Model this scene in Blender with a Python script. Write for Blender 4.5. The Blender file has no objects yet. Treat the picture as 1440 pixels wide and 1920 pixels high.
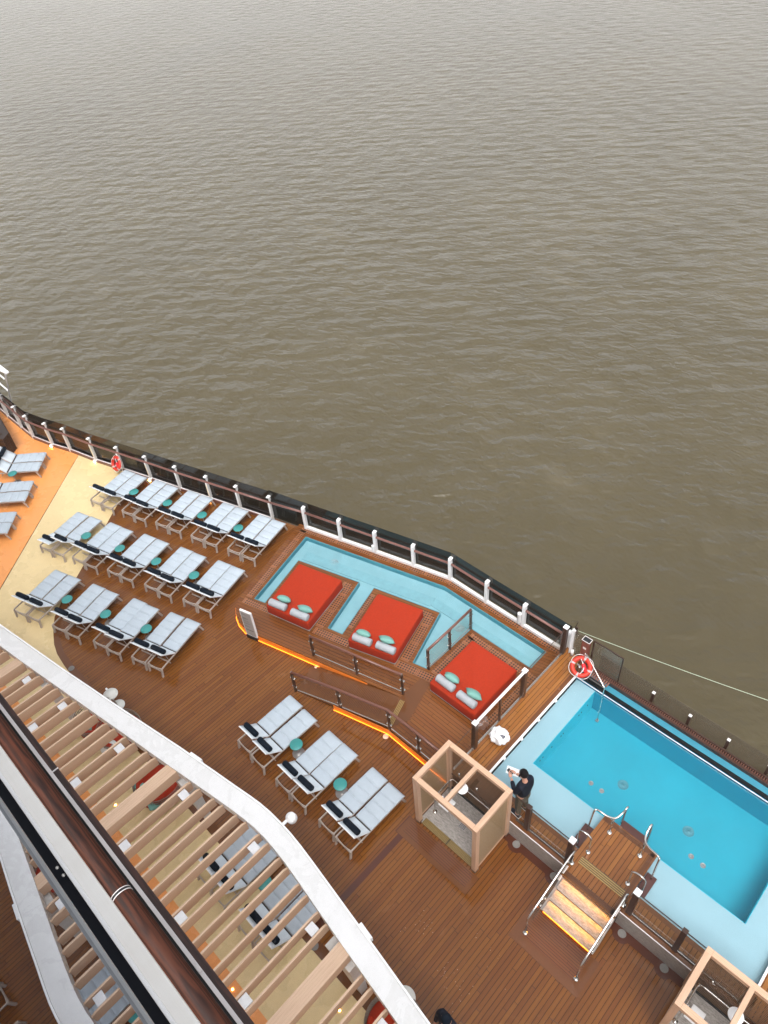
import bpy, bmesh, math, random
from mathutils import Vector, Matrix, Euler
from mathutils.geometry import tessellate_polygon
random.seed(7)
sc = bpy.context.scene
# ------------------------------------------------------------------ camera
cam_d = bpy.data.cameras.new("camera"); cam = bpy.data.objects.new("camera", cam_d)
sc.collection.objects.link(cam); sc.camera = cam
cam_d.sensor_fit = 'HORIZONTAL'; cam_d.sensor_width = 36.0; cam_d.lens = 1402.963 / 1440 * 36
cam_d.clip_start = 0.05; cam_d.clip_end = 20000
cam.matrix_world = Matrix(((0.716607, -0.441863, 0.539659, 0), (0.694056, 0.528295, -0.489071, 0),
                           (-0.068997, 0.725025, 0.685257, 17.5985), (0, 0, 0, 1)))
# ------------------------------------------------------------------ sky, sun, exposure
HAZE = 0.0007
SUN_EL, SUN_ROT = math.radians(58), math.radians(140)
w = bpy.data.worlds.new("World"); sc.world = w; w.use_nodes = True
nt = w.node_tree; nt.nodes.clear()
sky = nt.nodes.new('ShaderNodeTexSky'); sky.sky_type = 'NISHITA'; sky.sun_disc = False
sky.sun_elevation = SUN_EL; sky.sun_rotation = SUN_ROT; sky.dust_density = 6.0; sky.air_density = 1.0; sky.ozone_density = 1.0
hs = nt.nodes.new('ShaderNodeHueSaturation'); hs.inputs['Saturation'].default_value = 0.12   # overcast: grey light
bg = nt.nodes.new('ShaderNodeBackground'); bg.inputs['Strength'].default_value = 0.15
wo = nt.nodes.new('ShaderNodeOutputWorld')
nt.links.new(sky.outputs[0], hs.inputs['Color']); nt.links.new(hs.outputs[0], bg.inputs[0]); nt.links.new(bg.outputs[0], wo.inputs[0])
sl = bpy.data.lights.new("sun", 'SUN'); sl.energy = 0.6; sl.angle = math.radians(30); sl.color = (1.0, 0.965, 0.92)
so = bpy.data.objects.new("sun", sl); sc.collection.objects.link(so)
so.rotation_euler = Euler((math.radians(90) - SUN_EL, 0, math.pi - SUN_ROT))
sc.view_settings.view_transform = 'Standard'; sc.view_settings.look = 'None'
sc.view_settings.exposure = 1.22; sc.view_settings.gamma = 1.0; sc.view_settings.use_curve_mapping = False
sc.render.engine = 'CYCLES'; sc.cycles.max_bounces = 8; sc.cycles.transparent_max_bounces = 16

# ------------------------------------------------------------------ mesh helpers
COL = sc.collection
def empty(name, loc=(0, 0, 0), rz=0.0, label=None, cat=None, group=None):
    o = bpy.data.objects.new(name, None); COL.objects.link(o)
    o.location = loc; o.rotation_euler = (0, 0, rz); o.empty_display_size = 0.1
    tag(o, label, cat, group); return o
def tag(o, label=None, cat=None, group=None, kind=None):
    if label: o['label'] = label
    if cat: o['category'] = cat
    if group: o['group'] = group
    if kind: o['kind'] = kind
    return o
def copy_tree(o, parent=None):
    c = o.copy(); COL.objects.link(c); c.parent = parent
    for ch in [x for x in KIDS.get(o.name, [])]:
        k = copy_tree(ch, c)
        KIDS.setdefault(c.name, []).append(k)
    return c
KIDS = {}
class MB:
    def __init__(s): s.bm = bmesh.new(); s.uv = None
    def quad(s, P, uv=None):
        if uv and not s.uv: s.uv = s.bm.loops.layers.uv.new("UVMap")
        vs = [s.bm.verts.new(p) for p in P]; f = s.bm.faces.new(vs)
        if uv:
            for l, q in zip(f.loops, uv): l[s.uv].uv = q
        return f
    def box(s, c, d, rz=0.0, bev=0.0, rot=None):
        r = bmesh.ops.create_cube(s.bm, size=1.0); vs = r['verts']
        bmesh.ops.scale(s.bm, vec=d, verts=vs)
        m = (rot if rot is not None else Matrix.Rotation(rz, 4, 'Z'))
        if bev > 0:
            es = list({e for v in vs for e in v.link_edges})
            r2 = bmesh.ops.bevel(s.bm, geom=es, offset=bev, segments=2, affect='EDGES', profile=0.5)
            vs = list({v for v in r2['verts']} | {v for v in vs if v.is_valid})
        bmesh.ops.transform(s.bm, matrix=Matrix.Translation(c) @ m.to_4x4(), verts=vs)
        return s
    def bar(s, a, b, wx, wz, up=(0, 0, 1), bev=0.0):
        a, b = Vector(a), Vector(b); d = b - a; y = d.normalized(); x = y.cross(Vector(up))
        if x.length < 1e-4: x = y.cross(Vector((1, 0, 0)))
        x.normalize(); z = x.cross(y)
        m = Matrix((x, y, z)).transposed()
        return s.box((a + b) / 2, (wx, d.length, wz), rot=m, bev=bev)
    def tube(s, pts, r, n=8, cap=True, closed=False):
        P = [Vector(p) for p in pts]; rings = []; N = len(P); prev = None
        for i in range(N):
            if closed: t = (P[(i + 1) % N] - P[i - 1])
            else: t = P[min(i + 1, N - 1)] - P[max(i - 1, 0)]
            t.normalize()
            if prev is None:
                u = t.cross(Vector((0, 0, 1)))
                if u.length < 1e-3: u = t.cross(Vector((1, 0, 0)))
            else: u = prev - t * prev.dot(t)
            u.normalize(); prev = u; v = t.cross(u)
            rr = r[i] if isinstance(r, (list, tuple)) else r
            rings.append([s.bm.verts.new(P[i] + (u * math.cos(a) + v * math.sin(a)) * rr) for a in [2 * math.pi * k / n for k in range(n)]])
        R = rings + ([rings[0]] if closed else [])
        for A, B in zip(R, R[1:]):
            for k in range(n):
                f = s.bm.faces.new((A[k], A[(k + 1) % n], B[(k + 1) % n], B[k])); f.smooth = True
        if cap and not closed:
            s.bm.faces.new(rings[0][::-1]); s.bm.faces.new(rings[-1])
        return s
    def lathe(s, prof, c=(0, 0, 0), n=24, m=None, smooth=True):
        """prof: list of (r, z)"""
        m = (m or Matrix.Identity(3)); c = Vector(c); rings = []
        for r, z in prof:
            if r < 1e-5: rings.append([s.bm.verts.new(c + m @ Vector((0, 0, z)))])
            else: rings.append([s.bm.verts.new(c + m @ Vector((r * math.cos(2 * math.pi * k / n), r * math.sin(2 * math.pi * k / n), z))) for k in range(n)])
        for A, B in zip(rings, rings[1:]):
            for k in range(n):
                a = [A[0]] if len(A) == 1 else [A[k], A[(k + 1) % n]]
                b = [B[0]] if len(B) == 1 else [B[(k + 1) % n], B[k]]
                if len(a) + len(b) > 2:
                    f = s.bm.faces.new(a + b); f.smooth = smooth
        return s
    def prism(s, poly, z0, z1, holes=(), bottom=True):
        loops = [list(poly)] + [list(h) for h in holes]
        flat = [p for L in loops for p in L]
        tris = tessellate_polygon([[Vector((p[0], p[1], 0)) for p in L] for L in loops])
        top = [s.bm.verts.new((p[0], p[1], z1)) for p in flat]
        for t in tris:
            a, b, c = (top[i] for i in t)
            if (b.co - a.co).cross(c.co - a.co).z < 0: a, b, c = c, b, a
            try: s.bm.faces.new((a, b, c))
            except ValueError: pass
        bot = [s.bm.verts.new((p[0], p[1], z0)) for p in flat]
        if bottom:
            for t in tris:
                a, b, c = (bot[i] for i in t)
                if (b.co - a.co).cross(c.co - a.co).z > 0: a, b, c = c, b, a
                try: s.bm.faces.new((a, b, c))
                except ValueError: pass
        k = 0
        for L in loops:
            n = len(L)
            for i in range(n):
                j = (i + 1) % n
                s.bm.faces.new((bot[k + i], bot[k + j], top[k + j], top[k + i]))
            k += n
        return s
    def sheet(s, poly, z, holes=()):
        loops = [list(poly)] + [list(h) for h in holes]; flat = [p for L in loops for p in L]
        tris = tessellate_polygon([[Vector((p[0], p[1], 0)) for p in L] for L in loops])
        top = [s.bm.verts.new((p[0], p[1], z)) for p in flat]
        for t in tris:
            a, b, c = (top[i] for i in t)
            if (b.co - a.co).cross(c.co - a.co).z < 0: a, b, c = c, b, a
            s.bm.faces.new((a, b, c))
        return s
    def strip(s, a, b, wd, z):
        """flat strip from a to b with uv in metres"""
        a, b = Vector((a[0], a[1], z)), Vector((b[0], b[1], z)); t = (b - a); L = t.length; t.normalize(); n = Vector((-t.y, t.x, 0)) * wd / 2
        s.quad([a - n, b - n, b + n, a + n], [(0, 0), (L, 0), (L, wd), (0, wd)]); return s
    def build(s, name, mat, parent=None, smooth=False, subd=0, fix=True):
        if fix: bmesh.ops.recalc_face_normals(s.bm, faces=s.bm.faces)
        me = bpy.data.meshes.new(name); s.bm.to_mesh(me); s.bm.free()
        if smooth:
            for p in me.polygons: p.use_smooth = True
        me.materials.append(mat)
        o = bpy.data.objects.new(name, me); COL.objects.link(o)
        if parent: o.parent = parent; KIDS.setdefault(parent.name, []).append(o)
        if subd:
            m = o.modifiers.new("s", 'SUBSURF'); m.levels = subd; m.render_levels = subd
        return o

# ------------------------------------------------------------------ materials
def newmat(name):
    m = bpy.data.materials.new(name); m.use_nodes = True; t = m.node_tree
    return m, t, t.nodes['Principled BSDF']
def N(t, typ, **k):
    n = t.nodes.new(typ)
    for a, v in k.items():
        if a in n.inputs.keys(): n.inputs[a].default_value = v
        else: setattr(n, a, v)
    return n
def mth(t, op, a, b=None, c=None, clamp=False):
    n = t.nodes.new('ShaderNodeMath'); n.operation = op; n.use_clamp = clamp
    for i, v in enumerate((a, b, c)):
        if v is None: continue
        if isinstance(v, (int, float)): n.inputs[i].default_value = v
        else: t.links.new(v, n.inputs[i])
    return n.outputs[0]
def mixc(t, fac, a, b, mode='MIX'):
    n = t.nodes.new('ShaderNodeMix'); n.data_type = 'RGBA'; n.blend_type = mode
    for i, v in ((0, fac), (6, a), (7, b)):
        if isinstance(v, (int, float)): n.inputs[i].default_value = v
        elif isinstance(v, tuple): n.inputs[i].default_value = (*v, 1) if len(v) == 3 else v
        else: t.links.new(v, n.inputs[i])
    return n.outputs[2]
def maprange(t, v, a, b, c, d):
    n = t.nodes.new('ShaderNodeMapRange'); t.links.new(v, n.inputs[0])
    for i, x in enumerate((a, b, c, d)): n.inputs[i + 1].default_value = x
    return n.outputs[0]
def noise(t, vec, scale, detail=3, rough=0.55, dist=0.0):
    n = t.nodes.new('ShaderNodeTexNoise'); n.inputs['Scale'].default_value = scale; n.inputs['Detail'].default_value = detail
    n.inputs['Roughness'].default_value = rough; n.inputs['Distortion'].default_value = dist
    if vec is not None: t.links.new(vec, n.inputs['Vector'])
    return n.outputs['Fac']
def bump(t, h, b, strength=0.3, dist=0.01):
    n = t.nodes.new('ShaderNodeBump'); n.inputs['Strength'].default_value = strength; n.inputs['Distance'].default_value = dist
    t.links.new(h, n.inputs['Height']); t.links.new(n.outputs[0], b.inputs['Normal']); return n
def pos(t, rz=0.0, scale=(1, 1, 1), obj=False):
    mp = t.nodes.new('ShaderNodeMapping'); mp.inputs['Rotation'].default_value = (0, 0, rz); mp.inputs['Scale'].default_value = scale
    if obj:
        g = t.nodes.new('ShaderNodeTexCoord'); t.links.new(g.outputs['Object'], mp.inputs[0])
    else:
        g = t.nodes.new('ShaderNodeNewGeometry'); t.links.new(g.outputs['Position'], mp.inputs[0])
    return mp.outputs[0]
def simple(name, col, rough=0.5, metal=0.0, var=0.08, scale=6.0, bmp=0.0, coat=0.0, spec=0.5, obj=True):
    m, t, b = newmat(name); p = pos(t, obj=obj)
    f = noise(t, p, scale, 4); k = maprange(t, f, 0.3, 0.7, 1 - var, 1 + var)
    c = mixc(t, 1.0, (*col, 1), (1, 1, 1, 1), 'MULTIPLY')
    h = t.nodes.new('ShaderNodeHueSaturation'); h.inputs['Color'].default_value = (*col, 1); t.links.new(k, h.inputs['Value'])
    t.links.new(h.outputs[0], b.inputs['Base Color'])
    b.inputs['Roughness'].default_value = rough; b.inputs['Metallic'].default_value = metal; b.inputs['Coat Weight'].default_value = coat
    b.inputs['Specular IOR Level'].default_value = spec
    if bmp: bump(t, noise(t, p, scale * 8, 3), b, bmp, 0.003)
    return m
def plank(name, col, dark, width=0.095, rz=0.0, groove=0.09, rlo=0.04, rhi=0.20, var=0.22, wet=True):
    """boards running along local y after rotating by rz"""
    m, t, b = newmat(name); p = pos(t, rz)
    sx = t.nodes.new('ShaderNodeSeparateXYZ'); t.links.new(p, sx.inputs[0])
    u = mth(t, 'DIVIDE', sx.outputs[0], width); fr = mth(t, 'FRACT', u); fl = mth(t, 'FLOOR', u)
    g = mth(t, 'LESS_THAN', fr, groove)
    # butt joints: board id also from the length
    wn = t.nodes.new('ShaderNodeTexWhiteNoise'); wn.noise_dimensions = '1D'; t.links.new(fl, wn.inputs['W'])
    ly = mth(t, 'FLOOR', mth(t, 'DIVIDE', mth(t, 'ADD', sx.outputs[1], mth(t, 'MULTIPLY', wn.outputs['Value'], 7.0)), 2.6))
    cb = t.nodes.new('ShaderNodeCombineXYZ'); t.links.new(fl, cb.inputs[0]); t.links.new(ly, cb.inputs[1])
    w2 = t.nodes.new('ShaderNodeTexWhiteNoise'); w2.noise_dimensions = '2D'; t.links.new(cb.outputs[0], w2.inputs['Vector'])
    mp = t.nodes.new('ShaderNodeMapping'); mp.inputs['Scale'].default_value = (40, 1.6, 1); t.links.new(p, mp.inputs[0])
    gr = noise(t, mp.outputs[0], 1.0, 4, 0.6)
    big = noise(t, p, 0.35, 3)
    k = mth(t, 'ADD', maprange(t, w2.outputs['Value'], 0, 1, 1 - var * .6, 1 + var * .6), maprange(t, gr, 0.3, 0.7, -0.10, 0.10))
    k = mth(t, 'ADD', k, maprange(t, big, 0.3, 0.7, -0.10, 0.10))
    h = t.nodes.new('ShaderNodeHueSaturation'); h.inputs['Color'].default_value = (*col, 1); t.links.new(k, h.inputs['Value'])
    t.links.new(maprange(t, w2.outputs['Value'], 0, 1, 0.497, 0.503), h.inputs['Hue'])
    jy = mth(t, 'FRACT', mth(t, 'DIVIDE', mth(t, 'ADD', sx.outputs[1], mth(t, 'MULTIPLY', wn.outputs['Value'], 7.0)), 2.6)); g = mth(t, 'MAXIMUM', g, mth(t, 'LESS_THAN', jy, 0.0025))
    c = mixc(t, g, h.outputs[0], (*dark, 1)); stn = noise(t, p, 1.7, 6, 0.68, 0.6)
    c = mixc(t, maprange(t, stn, 0.60, 0.74, 0.0, 0.22), c, (col[0] * 1.5 + .03, col[1] * 1.9 + .03, col[2] * 3 + .03, 1)); t.links.new(c, b.inputs['Base Color'])
    wetn = noise(t, p, 0.9, 4, 0.6)
    t.links.new(maprange(t, wetn, 0.38, 0.62, rlo, rhi), b.inputs['Roughness'])
    b.inputs['Specular IOR Level'].default_value = 0.36
    hh = mth(t, 'SUBTRACT', mth(t, 'MULTIPLY', gr, 0.10), mth(t, 'MULTIPLY', g, 1.0)); bump(t, hh, b, 0.35, 0.003)
    return m
def rubber(name, col, rlo=0.12, rhi=0.4):
    m, t, b = newmat(name); p = pos(t)
    n1 = noise(t, p, 55, 4, 0.7); n2 = noise(t, p, 0.8, 4); n3 = noise(t, p, 6, 3)
    k = mth(t, 'ADD', mth(t, 'ADD', maprange(t, n1, 0.3, 0.7, -0.09, 0.09), maprange(t, n2, 0.3, 0.7, 0.93, 1.06)), maprange(t, n3, 0.3, 0.7, -0.03, 0.03))
    h = t.nodes.new('ShaderNodeHueSaturation'); h.inputs['Color'].default_value = (*col, 1); t.links.new(k, h.inputs['Value']); t.links.new(h.outputs[0], b.inputs['Base Color'])
    n4 = noise(t, p, 2.2, 6, 0.7, 1.2); dm = mixc(t, maprange(t, n4, 0.56, 0.72, 0.0, 0.16), h.outputs[0], (col[0] * .45, col[1] * .40, col[2] * .38, 1)); t.links.new(dm, b.inputs['Base Color'])
    t.links.new(maprange(t, n2, 0.35, 0.65, rlo, rhi), b.inputs['Roughness']); bump(t, n1, b, 0.15, 0.002)
    return m
def woodgrain(name, col, dark, axis='Y', scale=1.0, rough=0.4, coat=0.0, contrast=1.0, obj=False, rings=6.0, spec=.5):
    m, t, b = newmat(name)
    s = {'X': (1.2, 14, 14), 'Y': (14, 1.2, 14), 'Z': (14, 14, 1.2)}[axis]
    p = pos(t, scale=tuple(q * scale for q in s), obj=obj)
    n1 = noise(t, p, 1.0, 5, 0.6, 1.2)
    wv = t.nodes.new('ShaderNodeTexWave'); wv.wave_type = 'RINGS'; wv.inputs['Scale'].default_value = rings * .12; wv.inputs['Distortion'].default_value = 7.0
    wv.inputs['Detail'].default_value = 3; t.links.new(p, wv.inputs[0])
    f = mth(t, 'ADD', mth(t, 'MULTIPLY', n1, 0.6), mth(t, 'MULTIPLY', wv.outputs['Fac'], 0.4))
    f = maprange(t, f, 0.5 - 0.3 / contrast, 0.5 + 0.3 / contrast, 0, 1)
    c = mixc(t, f, (*dark, 1), (*col, 1)); t.links.new(c, b.inputs['Base Color'])
    b.inputs['Roughness'].default_value = rough; b.inputs['Coat Weight'].default_value = coat; b.inputs['Coat Roughness'].default_value = 0.12; b.inputs['Specular IOR Level'].default_value = spec
    bump(t, n1, b, 0.1, 0.002); return m
def glass(name, tint, refl=1.0, rough=0.0, base=None, fac=0.0):
    m, t, b = newmat(name); t.nodes.remove(b); out = t.nodes['Material Output']
    tr = N(t, 'ShaderNodeBsdfTransparent'); tr.inputs[0].default_value = (*tint, 1)
    gl = N(t, 'ShaderNodeBsdfGlossy'); gl.inputs['Roughness'].default_value = rough
    fr = N(t, 'ShaderNodeFresnel'); fr.inputs[0].default_value = 1.45; gg = N(t, 'ShaderNodeNewGeometry')
    mx = N(t, 'ShaderNodeMixShader'); t.links.new(mth(t, 'MULTIPLY', mth(t, 'MULTIPLY', fr.outputs[0], refl, clamp=True), mth(t, 'SUBTRACT', 1.0, gg.outputs['Backfacing'])), mx.inputs[0])
    src = tr.outputs[0]
    if base:
        df = N(t, 'ShaderNodeBsdfDiffuse'); df.inputs[0].default_value = (*base, 1)
        m2 = N(t, 'ShaderNodeMixShader'); m2.inputs[0].default_value = fac; t.links.new(tr.outputs[0], m2.inputs[1]); t.links.new(df.outputs[0], m2.inputs[2]); src = m2.outputs[0]
    t.links.new(src, mx.inputs[1]); t.links.new(gl.outputs[0], mx.inputs[2]); t.links.new(mx.outputs[0], out.inputs[0])
    return m
def emis(name, col, st):
    m, t, b = newmat(name); b.inputs['Base Color'].default_value = (*col, 1); b.inputs['Emission Color'].default_value = (*col, 1); b.inputs['Emission Strength'].default_value = st
    return m
def dots(name, col, pitch=0.078, r=0.36):
    m, t, b = newmat(name); tc = t.nodes.new('ShaderNodeTexCoord'); sx = t.nodes.new('ShaderNodeSeparateXYZ'); t.links.new(tc.outputs['UV'], sx.inputs[0])
    u = mth(t, 'DIVIDE', sx.outputs[0], pitch); v = mth(t, 'DIVIDE', sx.outputs[1], pitch)
    a = mth(t, 'SUBTRACT', mth(t, 'FRACT', u), 0.5); c = mth(t, 'SUBTRACT', mth(t, 'FRACT', v), 0.5)
    d = mth(t, 'SQRT', mth(t, 'ADD', mth(t, 'MULTIPLY', a, a), mth(t, 'MULTIPLY', c, c)))
    hole = mth(t, 'LESS_THAN', d, r)
    # solid frame round each 0.62 m tile
    tf = mth(t, 'FRACT', mth(t, 'DIVIDE', sx.outputs[0], 0.66)); edge = mth(t, 'LESS_THAN', tf, 0.10); seam = mth(t, 'LESS_THAN', mth(t, 'ABSOLUTE', mth(t, 'SUBTRACT', tf, 0.05)), 0.008)
    hole = mth(t, 'MULTIPLY', hole, mth(t, 'SUBTRACT', 1.0, edge)); hole = mth(t, 'MAXIMUM', hole, seam)
    n1 = noise(t, tc.outputs['UV'], 5, 4)
    h = t.nodes.new('ShaderNodeHueSaturation'); h.inputs['Color'].default_value = (*col, 1); t.links.new(maprange(t, n1, 0.3, 0.7, 0.85, 1.15), h.inputs['Value'])
    t.links.new(mixc(t, hole, h.outputs[0], (0.02, 0.007, 0.004, 1)), b.inputs['Base Color']); b.inputs['Roughness'].default_value = 0.3
    bump(t, mth(t, 'MULTIPLY', hole, -1.0), b, 0.4, 0.004)
    return m
TEAK = (0.152, 0.052, 0.0095); TEAKD = (0.014, 0.003, 0.001)
M = dict(
    teak=plank('wet_teak', TEAK, TEAKD), teakx=plank('wet_teak_across', (0.155, 0.052, 0.013), TEAKD, rz=math.pi / 2),
    teakr=plank('wet_teak_raised', (0.15, 0.05, 0.0125), TEAKD, rz=math.radians(90 - 15.3)),
    teakw=plank('wet_teak_walkway', (0.235, 0.088, 0.020), TEAKD, width=0.098),
    teakl=plank('wet_teak_ledge', (0.19, 0.072, 0.020), TEAKD, width=0.098),
    ribs=plank('ribbed_mat', (0.13, 0.045, 0.016), (0.03, 0.008, 0.003), width=0.052, rz=math.pi / 2, groove=0.16, var=0.05),
    rampribs=plank('ribbed_ramp', (0.135, 0.05, 0.018), (0.03, 0.01, 0.004), width=0.045, rz=math.radians(-15.5), groove=0.2, var=0.05),
    border=rubber('teak_border', (0.118, 0.041, 0.011), 0.10, 0.28), borderd=rubber('teak_border_dark', (0.07, 0.018, 0.008), 0.08, 0.25),
    mustard=rubber('mustard_floor', (0.64, 0.50, 0.265)), orange=rubber('orange_floor', (0.72, 0.29, 0.085)), tang=rubber('orange_band', (0.72, 0.27, 0.075)),
    white=simple('white_paint', (0.70, 0.70, 0.71), 0.35, var=0.03), capw=simple('white_cap', (0.74, 0.74, 0.75), 0.3, var=0.02),
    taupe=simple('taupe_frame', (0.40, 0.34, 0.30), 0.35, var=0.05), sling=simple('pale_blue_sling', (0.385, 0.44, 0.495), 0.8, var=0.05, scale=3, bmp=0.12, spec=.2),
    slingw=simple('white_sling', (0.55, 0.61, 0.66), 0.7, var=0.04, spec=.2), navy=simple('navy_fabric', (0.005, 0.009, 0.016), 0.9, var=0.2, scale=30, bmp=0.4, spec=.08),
    teal=simple('teal_top', (0.03, 0.22, 0.21), 0.35, var=0.04), greym=simple('grey_metal', (0.30, 0.29, 0.29), 0.3, metal=0.3), blk=simple('black', (0.01, 0.01, 0.012), 0.4),
    red=simple('red_fabric', (0.315, 0.025, 0.007), 0.9, var=0.10, scale=25, bmp=0.3, spec=.15), greyf=simple('grey_fabric', (0.33, 0.345, 0.37), 0.8, var=0.04, scale=10, bmp=0.2),
    aqua=simple('aqua_fabric', (0.15, 0.33, 0.29), 0.8, var=0.05, scale=12, bmp=0.2),
    steel=simple('stainless', (0.62, 0.60, 0.57), 0.18, metal=1.0, var=0.05), bronze=simple('bronze_metal', (0.10, 0.055, 0.035), 0.3, metal=0.6, var=0.1),
    bronzed=simple('dark_brown_post', (0.035, 0.014, 0.008), 0.35, var=0.15),
    railwood=simple('handrail_wood', (0.14, 0.052, 0.034), 0.35, var=0.12, scale=14, coat=0.3), railwoodL=simple('handrail_wood_dull', (0.17, 0.075, 0.06), 0.4, var=0.1, scale=14),
    mahog=woodgrain('mahogany', (0.085, 0.024, 0.011), (0.008, 0.0025, 0.002), 'X', 2.6, 0.6, 0.0, 0.95, rings=9, spec=.25),
    mahogd=woodgrain('mahogany_plank', (0.060, 0.021, 0.015), (0.018, 0.006, 0.005), 'X', 5.0, 0.5, 0.05, 1.2),
    oak=woodgrain('pale_oak', (0.60, 0.40, 0.28), (0.45, 0.28, 0.18), 'Y', 1.0, 0.5, 0.0, 0.8), oakx=woodgrain('pale_oak_x', (0.62, 0.41, 0.28), (0.46, 0.28, 0.18), 'X', 1.0, 0.5, 0.0, 0.8),
    oakz=woodgrain('pale_oak_z', (0.60, 0.40, 0.28), (0.46, 0.28, 0.18), 'Z', 1.0, 0.5, 0.0, 0.8),
    oakslat=woodgrain('pergola_slat', (0.58, 0.41, 0.29), (0.48, 0.325, 0.22), 'Y', 2.0, 0.6, 0.0, 0.7),
    darkglass=glass('tinted_glass', (0.30, 0.30, 0.29), 1.0, 0.02, (0.012, 0.014, 0.013), 0.35), browngl=glass('brown_tinted_glass', (0.36, 0.33, 0.29), 1.0, 0.02, (0.02, 0.014, 0.01), 0.3),
    clear=glass('clear_glass', (0.93, 0.95, 0.94), 1.0), clearb=glass('bronze_glass', (0.96, 0.95, 0.925), 0.8), smoke=glass('smoked_glass', (0.86, 0.84, 0.81), 1.0, 0.05, (0.22, 0.19, 0.16), 0.18),
    granite=None, orangeglow=emis('orange_led', (1.0, 0.24, 0.015), 3.6), yellowglow=emis('yellow_led', (1.0, 0.40, 0.035), 26.0), lamp=emis('lamp_glow', (1.0, 0.50, 0.12), 14.0),
    fascia=simple('led_glow_fascia', (0.85, 0.22, 0.02), 0.3, var=0.05),  # orange LED glow is put into this surface colour
    shelf=simple('pool_shelf_paint', (0.27, 0.41, 0.47), 0.6, var=0.03, scale=1.5), deep=simple('deep_pool_water_colour', (0.005, 0.275, 0.375), 0.6, var=0.06, scale=0.8), pale=simple('wading_pool_paint', (0.20, 0.37, 0.42), 0.6, var=0.07, scale=1.8),  # deep floor colour carries the light absorption of the water above
    gold=None, tiles=dots('perforated_tile', (0.27, 0.105, 0.045)), orangering=simple('lifebuoy_red', (0.55, 0.025, 0.008), 0.55, var=0.08), tape=simple('silver_tape', (0.7, 0.66, 0.66), 0.4),
    skin=simple('skin', (0.52, 0.27, 0.19), 0.5, var=0.06, scale=20), hair=simple('black_hair', (0.005, 0.004, 0.004), 0.6, var=0.4, scale=60, bmp=0.8, spec=.12), jacket=simple('navy_jacket', (0.006, 0.008, 0.016), 0.8, var=0.3, scale=12, bmp=0.3, spec=.2),
    trous=simple('khaki_trousers', (0.065, 0.058, 0.042), 0.8, var=0.15, scale=15, bmp=0.3), bag=simple('white_plastic', (0.75, 0.75, 0.77), 0.25, var=0.08, scale=9, bmp=0.3), bagin=simple('grey_waste', (0.10, 0.10, 0.12), 0.5, var=0.6, scale=40),
    wicker=simple('wicker', (0.16, 0.12, 0.09), 0.6, var=0.4, scale=40, bmp=0.8), paint=simple('white_deck_paint', (0.70, 0.68, 0.66), 0.4, var=0.04), hull=simple('hull', (0.02, 0.018, 0.016), 0.5),
    rope=simple('pale_green_rope', (0.36, 0.43, 0.33), 0.7, var=0.2, scale=30))
def mk_granite():
    m, t, b = newmat('grey_granite'); p = pos(t, scale=(3.0, 10, 10)); a = noise(t, p, 3.5, 6, 0.7); q = noise(t, pos(t), 60, 3, 0.8)
    f = mth(t, 'ADD', mth(t, 'MULTIPLY', a, 0.7), mth(t, 'MULTIPLY', q, 0.3))
    t.links.new(mixc(t, maprange(t, f, 0.36, 0.64, 0, 1), (0.16, 0.14, 0.13, 1), (0.42, 0.39, 0.36, 1)), b.inputs['Base Color'])
    b.inputs['Roughness'].default_value = 0.4; bump(t, q, b, 0.1, 0.003); return m
M['granite'] = mk_granite()
def mk_gold():
    m, t, b = newmat('tactile_gold'); p = pos(t); n1 = noise(t, p, 30, 3)
    t.links.new(mixc(t, n1, (0.25, 0.16, 0.05, 1), (0.42, 0.29, 0.11, 1)), b.inputs['Base Color']); b.inputs['Roughness'].default_value = 0.4; b.inputs['Metallic'].default_value = 0.3; return m
M['gold'] = mk_gold()
def mk_screen(name, col, op, vertical=False):
    m, t, b = newmat(name); p = pos(t); sx = t.nodes.new('ShaderNodeSeparateXYZ'); t.links.new(p, sx.inputs[0])
    b.inputs['Base Color'].default_value = (*col, 1); b.inputs['Roughness'].default_value = 0.5
    h = mth(t, 'ADD', mth(t, 'ADD', sx.outputs[0], sx.outputs[1]), 0.0)
    a = mth(t, 'FRACT', mth(t, 'MULTIPLY', h, 42.0)); c = mth(t, 'FRACT', mth(t, 'MULTIPLY', sx.outputs[2], 42.0))
    s1 = mth(t, 'GREATER_THAN', a, 0.5); s2 = mth(t, 'GREATER_THAN', c, 0.5)
    s = mth(t, 'MAXIMUM', s1, s2) if not vertical else s1
    al = mth(t, 'ADD', mth(t, 'MULTIPLY', s, op), 1 - op if op > 0.8 else 0.0); t.links.new(al, b.inputs['Alpha']); return m
M['screen'] = mk_screen('perforated_screen', (0.42, 0.29, 0.16), 0.75); M['screenb'] = mk_screen('dense_brown_screen', (0.17, 0.095, 0.05), 0.97, True)
def mk_water(name, tint):
    m, t, b = newmat(name); t.nodes.remove(b); out = t.nodes['Material Output']; p = pos(t)
    n1 = noise(t, p, 3.2, 4, 0.55, 0.6)
    bp = t.nodes.new('ShaderNodeBump'); bp.inputs['Strength'].default_value = 0.35; bp.inputs['Distance'].default_value = 0.06; t.links.new(n1, bp.inputs['Height'])
    tr = N(t, 'ShaderNodeBsdfTransparent'); tr.inputs[0].default_value = (*tint, 1)
    gl = N(t, 'ShaderNodeBsdfGlossy'); gl.inputs['Roughness'].default_value = 0.02; t.links.new(bp.outputs[0], gl.inputs['Normal'])
    fr = N(t, 'ShaderNodeFresnel'); fr.inputs[0].default_value = 1.33; t.links.new(bp.outputs[0], fr.inputs['Normal'])
    mx = N(t, 'ShaderNodeMixShader'); t.links.new(fr.outputs[0], mx.inputs[0]); t.links.new(tr.outputs[0], mx.inputs[1]); t.links.new(gl.outputs[0], mx.inputs[2]); t.links.new(mx.outputs[0], out.inputs[0]); return m
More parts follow.
